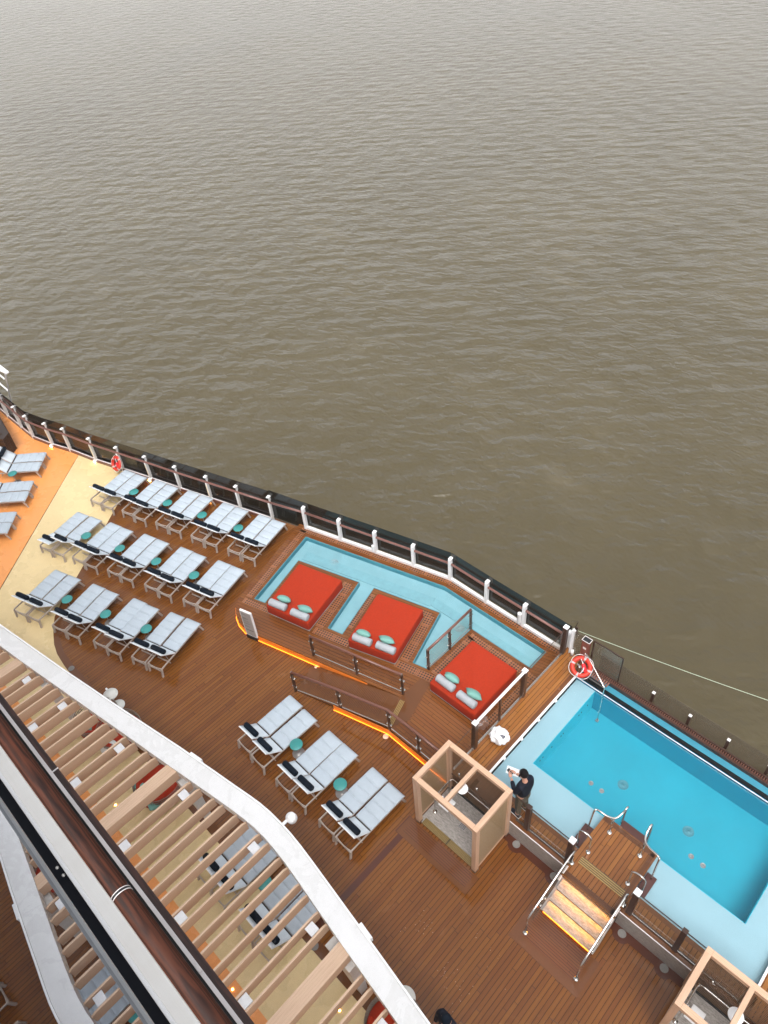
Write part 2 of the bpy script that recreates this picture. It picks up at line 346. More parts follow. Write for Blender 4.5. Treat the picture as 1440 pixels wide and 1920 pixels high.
M['water'] = mk_water('pool_water', (0.95, 0.985, 0.99))
def mk_sea():
    """muddy water: a spectrum of wind waves summed as sines (metres), plus fine chop"""
    m, t, b = newmat('muddy_sea'); p0 = pos(t); rnd = random.Random(11)
    wn = t.nodes.new('ShaderNodeTexNoise'); wn.inputs['Scale'].default_value = 0.22; wn.inputs['Detail'].default_value = 3; t.links.new(p0, wn.inputs['Vector'])
    sub = t.nodes.new('ShaderNodeVectorMath'); sub.operation = 'SUBTRACT'; t.links.new(wn.outputs['Color'], sub.inputs[0]); sub.inputs[1].default_value = (.5, .5, .5)
    scv = t.nodes.new('ShaderNodeVectorMath'); scv.operation = 'SCALE'; t.links.new(sub.outputs[0], scv.inputs[0]); scv.inputs['Scale'].default_value = 1.6
    addv = t.nodes.new('ShaderNodeVectorMath'); addv.operation = 'ADD'; t.links.new(p0, addv.inputs[0]); t.links.new(scv.outputs[0], addv.inputs[1]); P = addv.outputs[0]
    NW = 30; tot = None; SL = 0.047
    for i in range(NW):
        lam = 0.42 * (7.0 / 0.42) ** (i / (NW - 1)) * rnd.uniform(.93, 1.07); k = 2 * math.pi / lam; th = math.radians(134) + rnd.gauss(0, .68)
        d = t.nodes.new('ShaderNodeVectorMath'); d.operation = 'DOT_PRODUCT'; t.links.new(P, d.inputs[0]); d.inputs[1].default_value = (k * math.cos(th), k * math.sin(th), 0)
        v = mth(t, 'MULTIPLY', mth(t, 'SINE', mth(t, 'ADD', d.outputs['Value'], rnd.uniform(0, 6.28))), SL / k * (1.0 if lam < 4 else .8)); tot = v if tot is None else mth(t, 'ADD', tot, v)
    gust = maprange(t, noise(t, p0, 0.035, 3, 0.55), 0.33, 0.67, 0.65, 1.35)
    chop = mth(t, 'MULTIPLY', noise(t, pos(t, math.radians(-46), (0.5, 1.0, 1)), 3.2, 4, 0.62, 0.2), 0.060)
    h = mth(t, 'MULTIPLY', mth(t, 'ADD', tot, chop), gust)
    bump(t, h, b, 1.0, 1.0)
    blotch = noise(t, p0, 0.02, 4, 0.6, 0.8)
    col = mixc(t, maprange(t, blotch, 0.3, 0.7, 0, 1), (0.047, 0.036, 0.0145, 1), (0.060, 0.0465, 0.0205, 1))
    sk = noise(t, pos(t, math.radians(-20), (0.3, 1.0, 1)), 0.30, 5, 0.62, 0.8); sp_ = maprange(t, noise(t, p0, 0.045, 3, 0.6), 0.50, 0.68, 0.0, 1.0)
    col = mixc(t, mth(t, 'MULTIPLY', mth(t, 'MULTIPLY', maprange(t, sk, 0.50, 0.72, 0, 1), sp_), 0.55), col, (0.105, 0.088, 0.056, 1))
    t.links.new(col, b.inputs['Base Color'])
    b.inputs['Roughness'].default_value = 0.06; b.inputs['IOR'].default_value = 1.36; return m
M['sea'] = mk_sea()

# ------------------------------------------------------------------ SETTING: sea, hull, decks
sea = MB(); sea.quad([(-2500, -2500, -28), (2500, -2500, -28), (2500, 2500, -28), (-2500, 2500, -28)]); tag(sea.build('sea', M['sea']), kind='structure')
HULL = [(-36, -6), (9, -6), (9, 11.75), (-5.75, 11.75), (-10.02, 11.68), (-16.6, 9.93), (-25.85, 7.25), (-26.75, 6.94), (-27.8, 6.68), (-31.5, 6.62), (-36, 6.6)]
DEEP = [(-4.7, 8.0), (0.95, 8.0), (0.95, 11.1), (-4.7, 11.1)]
tag(MB().prism(HULL, -28.5, -0.02, holes=[DEEP]).build('hull', M['hull']), kind='structure')
ARC = [(-22.55, 8.1), (-21.33, 6.39), (-20.93, 5.86), (-19.76, 4.3), (-19.39, 3.79), (-18.84, 2.99), (-18.45, 2.55), (-18.1, 2.32), (-17.81, 2.17), (-17.46, 2.01), (-17.07, 1.9), (-16.55, 1.84), (-16.0, 1.81)]
ARCI = [(-22.3, 8.2), (-21.12, 6.45), (-20.72, 5.93), (-19.56, 4.38), (-19.19, 3.88), (-18.65, 3.1), (-18.3, 2.72), (-18.03, 2.5), (-17.72, 2.31), (-17.46, 2.2), (-17.02, 2.09), (-16.5, 2.04), (-16.0, 2.03)]
out_r = [(9, 11.7), (-5.75, 11.7), (-10.02, 11.63), (-16.6, 9.88), (-22.6, 8.06)]
tag(MB().prism([(9, 2.03)] + out_r + [(-22.3, 8.15)] + ARCI[1:], -0.02, 0.0, holes=[DEEP]).build('teak_deck', M['teak']), kind='structure')
tag(MB().prism(ARC + [(9, 1.81), (9, 2.03)] + ARCI[::-1], -0.02, 0.004).build('deck_border', M['border']), kind='structure')
must = [(-25.45, 7.36)] + [(-22.55, 8.2)] + ARC[1:] + [(9, 1.81), (9, 0.33), (-13.3, 0.33), (-19.6, 0.33)]
tag(MB().prism(must, -0.02, 0.0).build('mustard_deck_floor', M['mustard']), kind='structure')
tag(MB().prism([(-36, 6.6), (-31.5, 6.6), (-27.8, 6.64), (-26.75, 6.92), (-25.45, 7.33), (-20.97, 1.92), (-19.6, 0.33), (9, 0.33), (9, -6), (-36, -6)], -0.02, -0.001).build('orange_deck_floor', M['orange']), kind='structure')
# solid boards let into the teak
bd = MB(); bd.box((-5.85, 3.6, 0.002), (0.15, 3.1, 0.006)); bd.box((-5.9, 5.1, 0.0025), (0.25, 0.5, 0.007)); bd.box((-2.0, 6.51, 0.003), (7.4, 0.18, 0.008))
tag(bd.build('deck_drain_border', M['borderd']), kind='structure')
def pad(x0, x1, y0, y1, fr):
    b = MB(); b.box(((x0 + x1) / 2, (y0 + y1) / 2, 0.004), (x1 - x0, y1 - y0, 0.009)); p = b.build('deck_pad', M['border']); tag(p, kind='structure')
    r = MB(); r.box(((x0 + x1) / 2, (y0 + fr + y1) / 2, 0.007), (x1 - x0 - 2 * fr, y1 - y0 - fr, 0.010)); q = r.build('ribbed_mat', M['ribs']); tag(q, kind='structure')
pad(-6.0, -3.9, 4.86, 5.34, 0.12); pad(-2.72, -1.02, 4.86, 5.70, 0.2)
# ---- raised sunbed deck
PO = [(-14.03, 7.05), (-14.82, 9.86), (-9.95, 11.2), (-6.27, 11.22), (-6.26, 10.51), (-8.33, 10.5), (-8.36, 8.63), (-8.8, 8.52), (-9.39, 10.35), (-11.55, 9.76), (-11.01, 7.9), (-11.49, 7.78), (-12.06, 9.62), (-14.21, 9.0), (-13.66, 7.16)]
PLAT = [(-5.84, 11.66), (-10.0, 11.63), (-15.45, 10.14), (-14.5, 7.0), (-14.38, 6.7), (-14.2, 6.46), (-14.0, 6.31), (-13.7, 6.19), (-13.35, 6.15), (-13.0, 6.2), (-12.25, 6.41), (-8.33, 7.48), (-8.05, 6.6), (-5.84, 6.6)]
tag(MB().prism(PLAT, 0.0, 0.25, holes=[PO]).build('raised_sunbed_deck', M['teakr']), kind='structure')
PB = MB(); PB.sheet([(-8.29, 8.32), (-8.02, 8.42), (-7.66, 7.12), (-7.92, 6.62), (-8.05, 6.62), (-8.31, 7.5)], 0.254); PB.build('deck_frame_board', M['border'])['kind'] = 'structure'
tag(MB().sheet([(-8.02, 8.42), (-5.86, 8.42), (-5.86, 6.62), (-7.85, 6.62), (-7.62, 7.12)], 0.2545).build('teak_landing', M['teakx']), kind='structure')
fas = MB()
fl = [(-14.5, 7.0), (-14.38, 6.7), (-14.2, 6.46), (-14.0, 6.31), (-13.7, 6.19), (-13.35, 6.15), (-13.0, 6.2), (-12.25, 6.41), (-9.3, 7.22)]
def inset(P, d):
    R = []
    for i, p in enumerate(P):
        a = Vector(P[max(i - 1, 0)]); b = Vector(P[min(i + 1, len(P) - 1)]); t = (b - a).normalized(); R.append((p[0] + t.y * d, p[1] - t.x * d))
    return R
def ribbon(mb, P, z0, z1, th=0.01):
    for a, b in zip(P, P[1:]): mb.bar((a[0], a[1], (z0 + z1) / 2), (b[0], b[1], (z0 + z1) / 2), th, z1 - z0)
ribbon(fas, inset(fl, 0.012), 0.0, 0.21); low = [(-9.5, 6.13), (-7.9, 6.585), (-5.9, 6.59)]; ribbon(fas, inset(low, 0.012), 0.0, 0.21)
fas_o = fas.build('deck_fascia', M['fascia']); tag(fas_o, 'fascia with orange LED glow in its colour under the lip of the raised sunbed deck', 'light strip')
gl_ = MB(); gl_.tube([(p[0], p[1], 0.022) for p in inset(fl, 0.035)], 0.006, 5); gl_.tube([(p[0], p[1], 0.022) for p in inset(low, 0.035)], 0.006, 5)
gl_.build('led_strip', M['orangeglow'], fas_o)
# ---- ramp
A, B_, C_, D_ = (-11.02, 6.72), (-10.7, 5.83), (-8.06, 6.60), (-8.33, 7.48)
rm = MB(); v = [(A[0], A[1], 0.008), (B_[0], B_[1], 0.008), (C_[0], C_[1], 0.247), (D_[0], D_[1], 0.247)]
vb = [(p[0], p[1], 0.001) for p in v]; rm.quad(v); rm.quad([v[1], vb[1], vb[2], v[2]]); rm.quad([v[2], vb[2], vb[3], v[3]]); rm.quad([v[3], vb[3], vb[0], v[0]]); rm.quad([v[0], vb[0], vb[1], v[1]])
ramp = rm.build('ramp', M['border']); tag(ramp, 'low brown ramp with ribbed tread rising to the sunbed deck', 'ramp')
def lerp(a, b, t): return tuple(a[i] + (b[i] - a[i]) * t for i in range(3))
def rp(s, t, dz=0.005): p = lerp(lerp(v[0], v[3], s), lerp(v[1], v[2], s), t); return (p[0], p[1], p[2] + dz)
rr = MB(); rr.quad([rp(.14, .12), rp(.14, .80), rp(.9, .80), rp(.9, .12)]); rr.build('ribbed_tread', M['rampribs'], ramp)
tq = MB()
for k in range(4):
    o = 0.035 * k; tq.bar((-8.24 + o, 7.42 + o * .3, 0.262), (-7.97 + o, 6.62 + o * .3, 0.262), 0.018, 0.012)
tag(tq.build('tactile_strip', M['gold']), 'gold tactile warning strip at the top of the ramp', 'tactile strip')
# ---- perforated overflow tiles round the wading pool
TZ = 0.256; til = MB()
til.strip((-14.22, 6.98), (-15.1, 10.02), .2, TZ); til.strip((-15.2, 10.02), (-9.98, 11.44), .2, TZ); til.strip((-9.98, 11.44), (-5.95, 11.46), .2, TZ)
til.strip((-14.25, 6.80), (-13.3, 7.05), .2, TZ); til.strip((-11.75, 7.46), (-10.6, 7.78), .24, TZ); til.strip((-9.15, 8.2), (-7.95, 8.5), .24, TZ)
til.strip((-11.72, 7.62), (-12.2, 9.3), .26, TZ); til.strip((-12.4, 9.24), (-12.12, 9.32), .2, TZ + .001)
til.strip((-11.0, 8.2), (-11.37, 9.55), .14, TZ); til.strip((-9.03, 8.4), (-9.53, 10.08), .26, TZ); til.strip((-9.85, 9.98), (-9.5, 10.09), .2, TZ + .001)
til.strip((-8.12, 8.62), (-8.13, 10.25), .2, TZ); til.strip((-8.2, 10.28), (-5.95, 10.28), .2, TZ); til.strip((-6.08, 10.2), (-6.08, 8.4), .18, TZ)
tag(til.build('overflow_grating', M['tiles']), 'perforated brown overflow tiles edging the shallow pool and beds', 'grating')
# pale trim line where wood meets the water
def ring_border(poly, z, wd, mat, name, parent=None):
    m = MB(); n = len(poly)
    for i in range(n):
        a, b = Vector(poly[i]), Vector(poly[(i + 1) % n]); t = (b - a).normalized(); nn = Vector((-t.y, t.x)) * wd / 2
        m.bar((a.x + nn.x, a.y + nn.y, z), (b.x + nn.x, b.y + nn.y, z), wd, 0.006)
    return m.build(name, mat, parent)
wp = empty('wading_pool', (-10.5, 9.5, 0), 0, 'shallow pale blue pool winding between the three red sunbeds', 'pool')
def wp_mesh(mb, name, mat, parent=wp, **k):
    o = mb.build(name, mat, parent, **k); o.location = -Vector(parent.location); return o
wp_mesh(MB().prism(PO, 0.02, 0.08), 'basin_floor', M['pale'])
rimm = MB(); n = len(PO)
for i in range(n):
    a, b = PO[i], PO[(i + 1) % n]; rimm.bar((*a, 0.165), (*b, 0.165), 0.02, 0.172)
wp_mesh(rimm, 'basin_wall', simple('wading_wall', (0.05, 0.22, 0.27), 0.5))
wp_mesh(MB().sheet(PO, 0.19), 'water', M['water'])
stp = MB(); stp.bar((-14.35, 9.35, .09), (-9.9, 10.6, .09), .35, .02); stp.bar((-9.9, 10.62, .09), (-6.4, 10.72, .09), .3, .02)
wp_mesh(stp, 'floor_step', simple('wading_step', (0.17, 0.34, 0.39), 0.6))
def drain(x, y, z, r, parent, mat2, name='drain_cover'):
    d = MB(); d.lathe([(0, .012), (r * .18, .012), (r * .2, .006), (r * .95, .006), (r, .012), (r * 1.02, 0)], (x, y, z), 24)
    for k in range(12):
        a = k * math.pi / 6
        d.bar((x + r * .25 * math.cos(a), y + r * .25 * math.sin(a), z + .010), (x + r * .9 * math.cos(a), y + r * .9 * math.sin(a), z + .010), r * .09, .006)
    o = d.build(name, mat2, parent)
    if parent: o.location = -Vector(parent.location)
    return o
dgrey = simple('drain_grey', (0.24, 0.34, 0.37), .5); drain(-13.37, 9.76, .09, .15, wp, dgrey); drain(-10.83, 10.26, .08, .07, wp, M['greym']); drain(-8.69, 10.39, .09, .15, wp, dgrey)

# ---- swimming pool block
sp = empty('swimming_pool', (-1.9, 9.0, 0), 0, 'turquoise swimming pool with pale shelf at lower right', 'pool')
def sp_mesh(mb, name, mat, **k):
    o = mb.build(name, mat, sp, **k); o.location = -Vector(sp.location); return o
DX0, DX1, DY0, DY1 = -4.53, 0.77, 8.18, 10.90
sp_mesh(MB().prism([(-5.08, 7.12), (1.42, 7.12), (1.42, 10.9), (-5.08, 10.9)], 0.0, 0.45, holes=[[(DX0, DY0), (DX1, DY0), (DX1, DY1 - .003), (DX0, DY1 - .003)]]), 'pool_shelf', M['shelf'])
bs = MB(); bs.box(((DX0 + DX1) / 2, (DY0 + DY1) / 2, -.33), (DX1 - DX0 + .1, DY1 - DY0 + .1, .1))

sp_mesh(bs, 'basin_floor', M['deep'])
wl = simple('deep_wall_lightened', (0.03, 0.52, 0.64), 0.6, var=.05, scale=.8)  # side wall colour lightened to offset the shade inside the basin
for c_, d_ in (((DX0 + .008, (DY0 + DY1) / 2, .08), (.01, DY1 - DY0, .738)), ((DX1 - .008, (DY0 + DY1) / 2, .08), (.01, DY1 - DY0, .738)), (((DX0 + DX1) / 2, DY0 + .008, .08), (DX1 - DX0 - .04, .01, .738))): sp_mesh(MB().box(c_, d_), 'basin_wall', wl)
sp_mesh(MB().box(((DX0 + DX1) / 2, DY1 - .02, .08), (DX1 - DX0 - .04, .012, .738)), 'basin_wall', simple('outer_wall_paint', (0.006, 0.27, 0.39), 0.5, var=.04, scale=.8))
sp_mesh(MB().box((-1.6, DY1 + .02, .1), (7.0, .035, .86)), 'acrylic_wall', simple('deep_wall', (0.006, 0.16, 0.27), 0.4, var=.04, scale=.8))
sp_mesh(MB().box((-1.6, DY1 + .0, .535), (7.0, .018, .012)), 'waterline_trim', M['tape'])
sp_mesh(MB().box((-1.6, 10.985, .55), (7.0, .10, .05)), 'wall_coping', simple('coping_black', (.004, .005, .006), .5, spec=.15))
sp_mesh(MB().box((-1.6, 11.17, .3), (7.0, .24, .3)), 'overflow_channel', simple('overflow_blue', (0.03, 0.20, 0.28), 0.5))
sp_mesh(MB().sheet([(-5.08, 7.12), (1.42, 7.12), (1.42, 10.9), (-5.08, 10.9)], 0.515), 'water', M['water'])
gt = MB(); gt.box((-1.5, 11.295, .5), (7.4, .03, .12)); gt.box((-1.5, 11.455, .5), (7.4, .045, .13))
sp_mesh(gt, 'grating_frame', M['bronzed'])
sp_mesh(MB().box((-1.5, 11.385, .43), (7.4, .14, .04)), 'grating_bed', simple('grate_bed', (0.05, 0.02, 0.015), .5))
g2 = MB(); x = -5.1
while x < 2.1: g2.box((x, 11.375, .535), (.024, .11, .03)); x += .055
sp_mesh(g2, 'grating_slats', simple('grate_slat', (0.12, 0.05, 0.035), .5, spec=.2))
for x, y, r in ((-2.75, 9.53, .13), (-1.04, 9.54, .13), (-3.35, 9.05, .06), (-3.05, 9.05, .06), (-0.72, 9.06, .06), (-0.43, 9.05, .06)): drain(x, y, -.28, r, sp, M['greym'] if r < .1 else simple('drain_blue', (0.06, 0.22, 0.27), .5))
nz = MB()
for y in (8.5, 8.62, 9.0, 9.4, 9.5, 10.2, 10.32, 10.6): nz.box((DX0 + .016, y, .15), (.01, .03, .04))
sp_mesh(nz, 'jet_nozzles', M['blk'])
# walkway, ledge, right-hand deck
tag(MB().prism([(-5.8, 6.6), (-5.24, 6.6), (-5.24, 11.05), (-5.3, 11.35), (-5.8, 11.5)], 0.0, .62).build('pool_walkway', M['teakw']), kind='structure')
tag(MB().prism([(-5.24, 6.9), (-5.13, 6.9), (-5.13, 11.0), (-5.24, 11.05)], 0.0, .619).build('walkway_edge_board', M['border']), kind='structure')
rim = MB(); rim.box((-5.105, 9.0, .60), (.045, 3.85, .055))
for y in (7.75, 8.45, 9.15, 9.9): rim.box((-5.07, y, .60), (.06, .07, .05)); 
sp_mesh(rim, 'white_rim', M['capw']); rim = MB(); rim.box((1.43, 9.0, .6), (.045, 3.75, .055)); sp_mesh(rim, 'white_rim', M['capw'])
def ledge(x0, x1):
    tag(MB().prism([(x0, 6.78), (x1, 6.78), (x1, 7.01), (x0, 7.01)], 0.1, .62).build('pool_ledge', M['teakl']), kind='structure')
    bb = MB(); bb.prism([(x0, 6.62), (x1, 6.62), (x1, 6.78), (x0, 6.78)], 0.1, .623); bb.prism([(x0, 7.01), (x1, 7.01), (x1, 7.12), (x0, 7.12)], 0.0, .618); tag(bb.build('ledge_border', M['border']), kind='structure')
ledge(-5.13, -2.55); ledge(-1.2, 1.5)
tag(MB().prism([(1.45, 6.6), (7, 6.6), (7, 11.4), (1.45, 11.4)], 0.0, .62).build('far_pool_walkway', M['teakw']), kind='structure')
def stonewall(x0, x1, lab):
    o = MB().prism([(x0, 6.598), (x1, 6.598), (x1, 6.619), (x0, 6.619)], 0.0, .612).build('stone_wall', M['granite']); tag(o, lab, 'wall')
    c = MB().box(((x0 + x1) / 2, 6.602, .617), (x1 - x0, .018, .012)).build('wall_trim', M['tape'], o)
stonewall(-5.2, -2.56, 'low grey stone pool wall between first shower cubicle and steps'); stonewall(-1.22, 1.5, 'low grey stone pool wall between steps and corner shower cubicle')
# deck drains / lamps in the floor
for x, y, lab in ((-3.74, 6.51, 'round floor drain close to the first shower cubicle'), (-2.7, 6.50, 'round floor drain tucked left of the pool steps'), (-0.99, 6.5, 'round floor drain just right of the pool steps'), (-0.03, 6.51, 'round floor drain by the wall near the corner cubicle'), (-16.26, 1.93, 'small round floor drain on curved wooden border'), (-5.6, 1.89, 'round floor drain seen beneath the pergola slats')):
    b = MB(); b.lathe([(0, .008), (.062, .008), (.064, .014), (.085, .014), (.09, 0)], (x, y, .004), 24, smooth=False)
    for k in range(-3, 4): b.box((x + k * .016, y, .013), (.006, 2 * math.sqrt(max(.055 ** 2 - (k * .016) ** 2, 0)), .004))
    tag(b.build('floor_drain', simple('drain_steel', (0.20, 0.19, 0.18), .45, spec=.3)), lab, 'floor drain', 'round drains in the deck floor')
    if x > -5: tag(MB().lathe([(0, .003), (.2, .003), (.2, 0)], (x, y, .003), 24, smooth=False).build('drain_surround', M['borderd']), kind='structure')
for x, y, lab in ((-10.87, 6.72, 'round pale orange floor lamp at the foot of the ramp'), (-7.9, 6.47, 'round pale orange floor lamp at bend of the raised deck'), (-6.04, 6.47, 'round pale orange floor lamp seen through the cubicle screen')):
    b = MB(); b.lathe([(0, .02), (.05, .02), (.06, .012), (.075, .012), (.075, 0)], (x, y, .002), 20); tag(b.build('floor_lamp', simple('floor_lamp_glass', (0.75, 0.5, 0.35), .3)), lab, 'floor lamp', 'round lamps in the deck beside the orange fascia')  # pale orange base colour, no emission
# crumbs on the deck
cr = MB()
for cx, cy, n, s in ((-4.15, 3.75, 26, .45), (-3.2, 3.35, 16, .35), (-2.9, 3.3, 14, .6), (-2.6, 4.1, 8, .9)):
    for _ in range(n):
        x, y = random.gauss(cx, s * .35), random.gauss(cy, s * .35); q = random.uniform(.004, .011); cr.box((x, y, q * .3), (q, q * .8, q * .6), random.random() * 3)
tag(cr.build('crumbs', simple('crumb', (0.6, 0.42, 0.3), .8)), 'scattered pale crumbs on the teak deck', 'crumbs', kind='stuff')
def BW(mb, name, mat, parent, **k):
    """build in world coordinates under an unrotated thing"""
    o = mb.build(name, mat, parent, **k); o.location = -Vector(parent.location); return o
# ------------------------------------------------------------------ SUN LOUNGERS
def make_lounger(flat=False):
    r = empty('sun_lounger'); W = .265
    f = MB()
    for s in (-1, 1): f.box((s * (W - .014), .93, .315), (.028, 1.78, .05), bev=.006)
    f.box((0, 1.80, .315), (2 * W - .05, .03, .04)); f.box((0, .69, .30), (2 * W - .05, .03, .03))
    # curved top bar and low bar at the head end
    f.tube([(-W + .02, .055, .325), (-W * .5, .035, .318), (0, .028, .314), (W * .5, .035, .318), (W - .02, .055, .325)], .014, 6)
    f.box((0, .045, .215), (2 * W - .05, .025, .045)); f.box((0, .40, .17), (2 * W - .04, .018, .018))
    f.build('frame', M['taupe'], r)
    for s in (-1, 1):
        for y0, y1 in ((.05, .0), (1.74, 1.85)):
            MB().bar((s * (W - .016), y0, .32), (s * (W - .018), y1, .0), .038, .056, up=(0, 1, 0), bev=.004).build('leg', M['taupe'], r)
    # sling seat: four quilted panels, soft edge, drooping foot
    sm = MB(); prof = []; n = 4; y0, y1 = .70, 1.80
    L = (y1 - y0) / n
    for k in range(n):
        for q, dz in ((0.0, -.013), (.035, .001), (.25, .004), (.5, .005), (.75, .004), (.965, .001)):
            y = y0 + (k + q) * L; prof.append((y, .352 + dz))
    prof += [(y1, .345), (y1 + .035, .325), (y1 + .045, .30)]
    prof = [(y, z + .012 * math.sin((y - .7) * 2.6)) for y, z in prof]
    xs = [(-W, -.010), (-W + .02, 0), (0, -.004), (W - .02, 0), (W, -.010)]
    g = [[sm.bm.verts.new((x, y, z + dz)) for x, dz in xs] for y, z in prof]
    for a, b in zip(g, g[1:]):
        for i in range(4): sm.bm.faces.new((a[i], a[i + 1], b[i + 1], b[i])).smooth = True
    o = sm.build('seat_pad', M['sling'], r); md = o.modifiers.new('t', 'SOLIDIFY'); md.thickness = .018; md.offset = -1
    MB().box((0, .672, .335), (2 * W - .03, .035, .02)).build('hinge_gap_bar', M['blk'], r)  # dark bar in the gap between seat and backrest
    ang = math.radians(20 if flat else 44); Lb = .62; hy, hz = .655, .355
    def bp(t, n_=0.0): return (hy - t * math.cos(ang) + n_ * math.sin(ang), hz + t * math.sin(ang) + n_ * math.cos(ang))
    b = MB(); g = []
    for t in (0, .02, .2, .4, .58, Lb):
        y, z = bp(t, -.012 * math.sin(t / Lb * math.pi)); g.append([b.bm.verts.new((x, y, z)) for x in (-W, -W * .5, 0, W * .5, W)])
    for a, c in zip(g, g[1:]):
        for i in range(4): b.bm.faces.new((a[i], a[i + 1], c[i + 1], c[i])).smooth = True
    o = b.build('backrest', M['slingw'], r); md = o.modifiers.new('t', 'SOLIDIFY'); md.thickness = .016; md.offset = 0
    e = MB()
    for s in (-1, 1): y, z = bp(0, -.015); y2, z2 = bp(Lb, -.015); e.bar((s * (W - .008), y, z), (s * (W - .008), y2, z2), .018, .022, up=(0, 0, 1))
    y, z = bp(Lb + .004, -.004); e.box((0, y, z), (2 * W + .01, .022, .022)); e.build('back_frame', M['white'], o)
    br = MB(); y, z = bp(.40, -.02)
    for s in (-1, 1): br.tube([(s * (W - .05), y, z), (s * (W - .05), y + .06, .19)], .007, 5)
    br.tube([(-W + .05, y, z), (W - .05, y, z)], .007, 5); br.tube([(-W + .05, y + .06, .19), (W - .05, y + .06, .19)], .007, 5)
    br.build('back_brace', M['steel'] if False else M['taupe'], r)
    y, z = bp(.46 if not flat else .40, .062); pil = MB(); R = .076; hw = .25
    m = Matrix.Rotation(math.pi / 2, 3, 'Y')
    pil.lathe([(0, -hw), (R * .55, -hw + .004), (R * .9, -hw + .02), (R, -hw + .05), (R * 1.02, -.1), (R, 0), (R * 1.02, .1), (R, hw - .05), (R * .9, hw - .02), (R * .55, hw - .004), (0, hw)], (0, y, z), 16, m)
    pil.build('head_pillow', M['navy'], r)
    return r
proto = make_lounger(); proto_flat = make_lounger(True); used = {}
def place(src, loc, rz, label, group, cat):
    global used
    if src.name not in used: used[src.name] = 1; o = src
    else: o = copy_tree(src)
    o.location = loc; o.rotation_euler = (0, 0, rz); tag(o, label, cat, group); return o
def pair(x, y, deg, labL, labR, group, flatL=False):
    a = math.radians(deg)
    for s, lab in ((-1, labL), (1, labR)):
        dx, dy = s * .285 * math.cos(a), s * .285 * math.sin(a)
        src = proto_flat if (flatL and s < 0) else proto
        place(src, (x + dx + random.uniform(-.012, .012), y + dy + random.uniform(-.018, .018), 0.0), a + random.uniform(-.014, .014), lab, group, 'sun lounger')
G1, G2, G3 = 'sun loungers in the row along the railing', 'sun loungers in the middle row', 'sun loungers in the row nearest the pergola'
ordn = ['first', 'second', 'third', 'fourth', 'fifth']
r1 = [(-21.62, 6.13), (-20.21, 6.58), (-18.75, 7.03), (-17.27, 7.45), (-15.81, 7.88)]
r2 = [(-20.88, 3.80), (-19.50, 4.26), (-18.09, 4.72), (-16.60, 5.18), (-15.15, 5.64)]
r3 = [(-18.86, 1.91), (-17.34, 2.42), (-15.85, 2.93), (-14.46, 3.42)]
for row, deg, rn, G in ((r1, 14.5, 'row along the railing', G1), (r2, 15.5, 'middle row', G2), (r3, 16.5, 'row nearest the pergola', G3)):
    for i, (x, y) in enumerate(row):
        nm = ordn[i]
        pair(x, y, deg, f'left pale blue lounger of the {nm} pair from left in the {rn}', f'right pale blue lounger of the {nm} pair from left in the {rn}', G, flatL=(row is r2 and i == 0))
GP = 'sun loungers by the ramp and first shower cubicle'
for i, (x, y) in enumerate([(-9.99, 3.67), (-8.45, 3.67), (-6.88, 3.69)]):
    wh = ['pair left of both near teal tables', 'pair between the two near teal tables', 'pair nearest the shower cubicle'][i]
    pair(x, y, 0, f'left pale blue lounger in the {wh}', f'right pale blue lounger in the {wh}', GP)
GU = 'sun loungers beneath the pergola slats'
for i, x in enumerate((-8.06, -6.5)):
    wh = ['left pair under the pergola slats', 'right pair under the pergola slats'][i]
    pair(x, 0.98, 0, f'left pale blue lounger of the {wh}', f'right pale blue lounger of the {wh}', GU)
GL = 'sun loungers on the orange floor at far left'
for i, (x, y) in enumerate([(-26.75, 4.72), (-25.45, 3.45), (-24.3, 2.1)]):
    # their feet point at the viewer's right: heading is about -45 degrees from the ship's side
    a = 0
    fx, fy = [(-25.62, 5.93), (-24.37, 4.78), (-23.25, 3.55)][i]
    ang = -44.0
    ra = math.radians(ang); hd = (math.sin(-ra), math.cos(ra))
    bx, by = fx - hd[0] * 1.82, fy - hd[1] * 1.82
    wh = ['pair closest to the rail on the orange floor', 'middle pair on the orange floor', 'lowest pair on the orange floor'][i]
    pair(bx, by, ang, f'upper pale blue lounger of the {wh}', f'lower pale blue lounger of the {wh}', GL)
# ------------------------------------------------------------------ SIDE TABLES
def make_table():
    r = empty('side_table')
    MB().lathe([(0, .432), (.158, .432), (.168, .438), (.168, .447), (.163, .452), (0, .452)], n=28).build('table_top', M['teal'], r)
    MB().lathe([(.014, .02), (.014, .432)], n=10).build('stem', M['greym'], r)
    MB().lathe([(0, .0), (.165, .0), (.165, .008), (.03, .018), (.014, .03), (0, .03)], n=28).build('base', M['greym'], r)
    return r
tp = make_table(); TG = 'round teal side tables between the loungers'
tabs = [(-21.12, 7.24, 'after first pair in the row along the railing'), (-19.67, 7.70, 'after second pair in the row along the railing'), (-18.20, 8.13, 'after third pair in the row along the railing'), (-16.72, 8.55, 'after fourth pair in the row along the railing'),
        (-20.44, 4.94, 'after first pair in the middle row'), (-19.01, 5.38, 'after second pair in the middle row'), (-17.56, 5.85, 'after third pair in the middle row'), (-16.11, 6.31, 'after fourth pair in the middle row'),
        (-18.34, 3.09, 'after first pair in the row nearest the pergola'), (-16.88, 3.59, 'after second pair in the row nearest the pergola'), (-15.43, 4.11, 'after third pair in the row nearest the pergola'),
        (-25.67, 4.79, 'on the orange floor between two lounger pairs'), (-9.25, 4.63, 'right of the near lounger pair by the ramp'), (-7.64, 4.65, 'left of the near lounger pair by the cubicle'), (-7.23, 1.93, 'between two lounger pairs under the pergola')]
for x, y, l in tabs: place(tp, (x, y, 0), random.random() * 6, 'round teal side table ' + l, TG, 'side table')
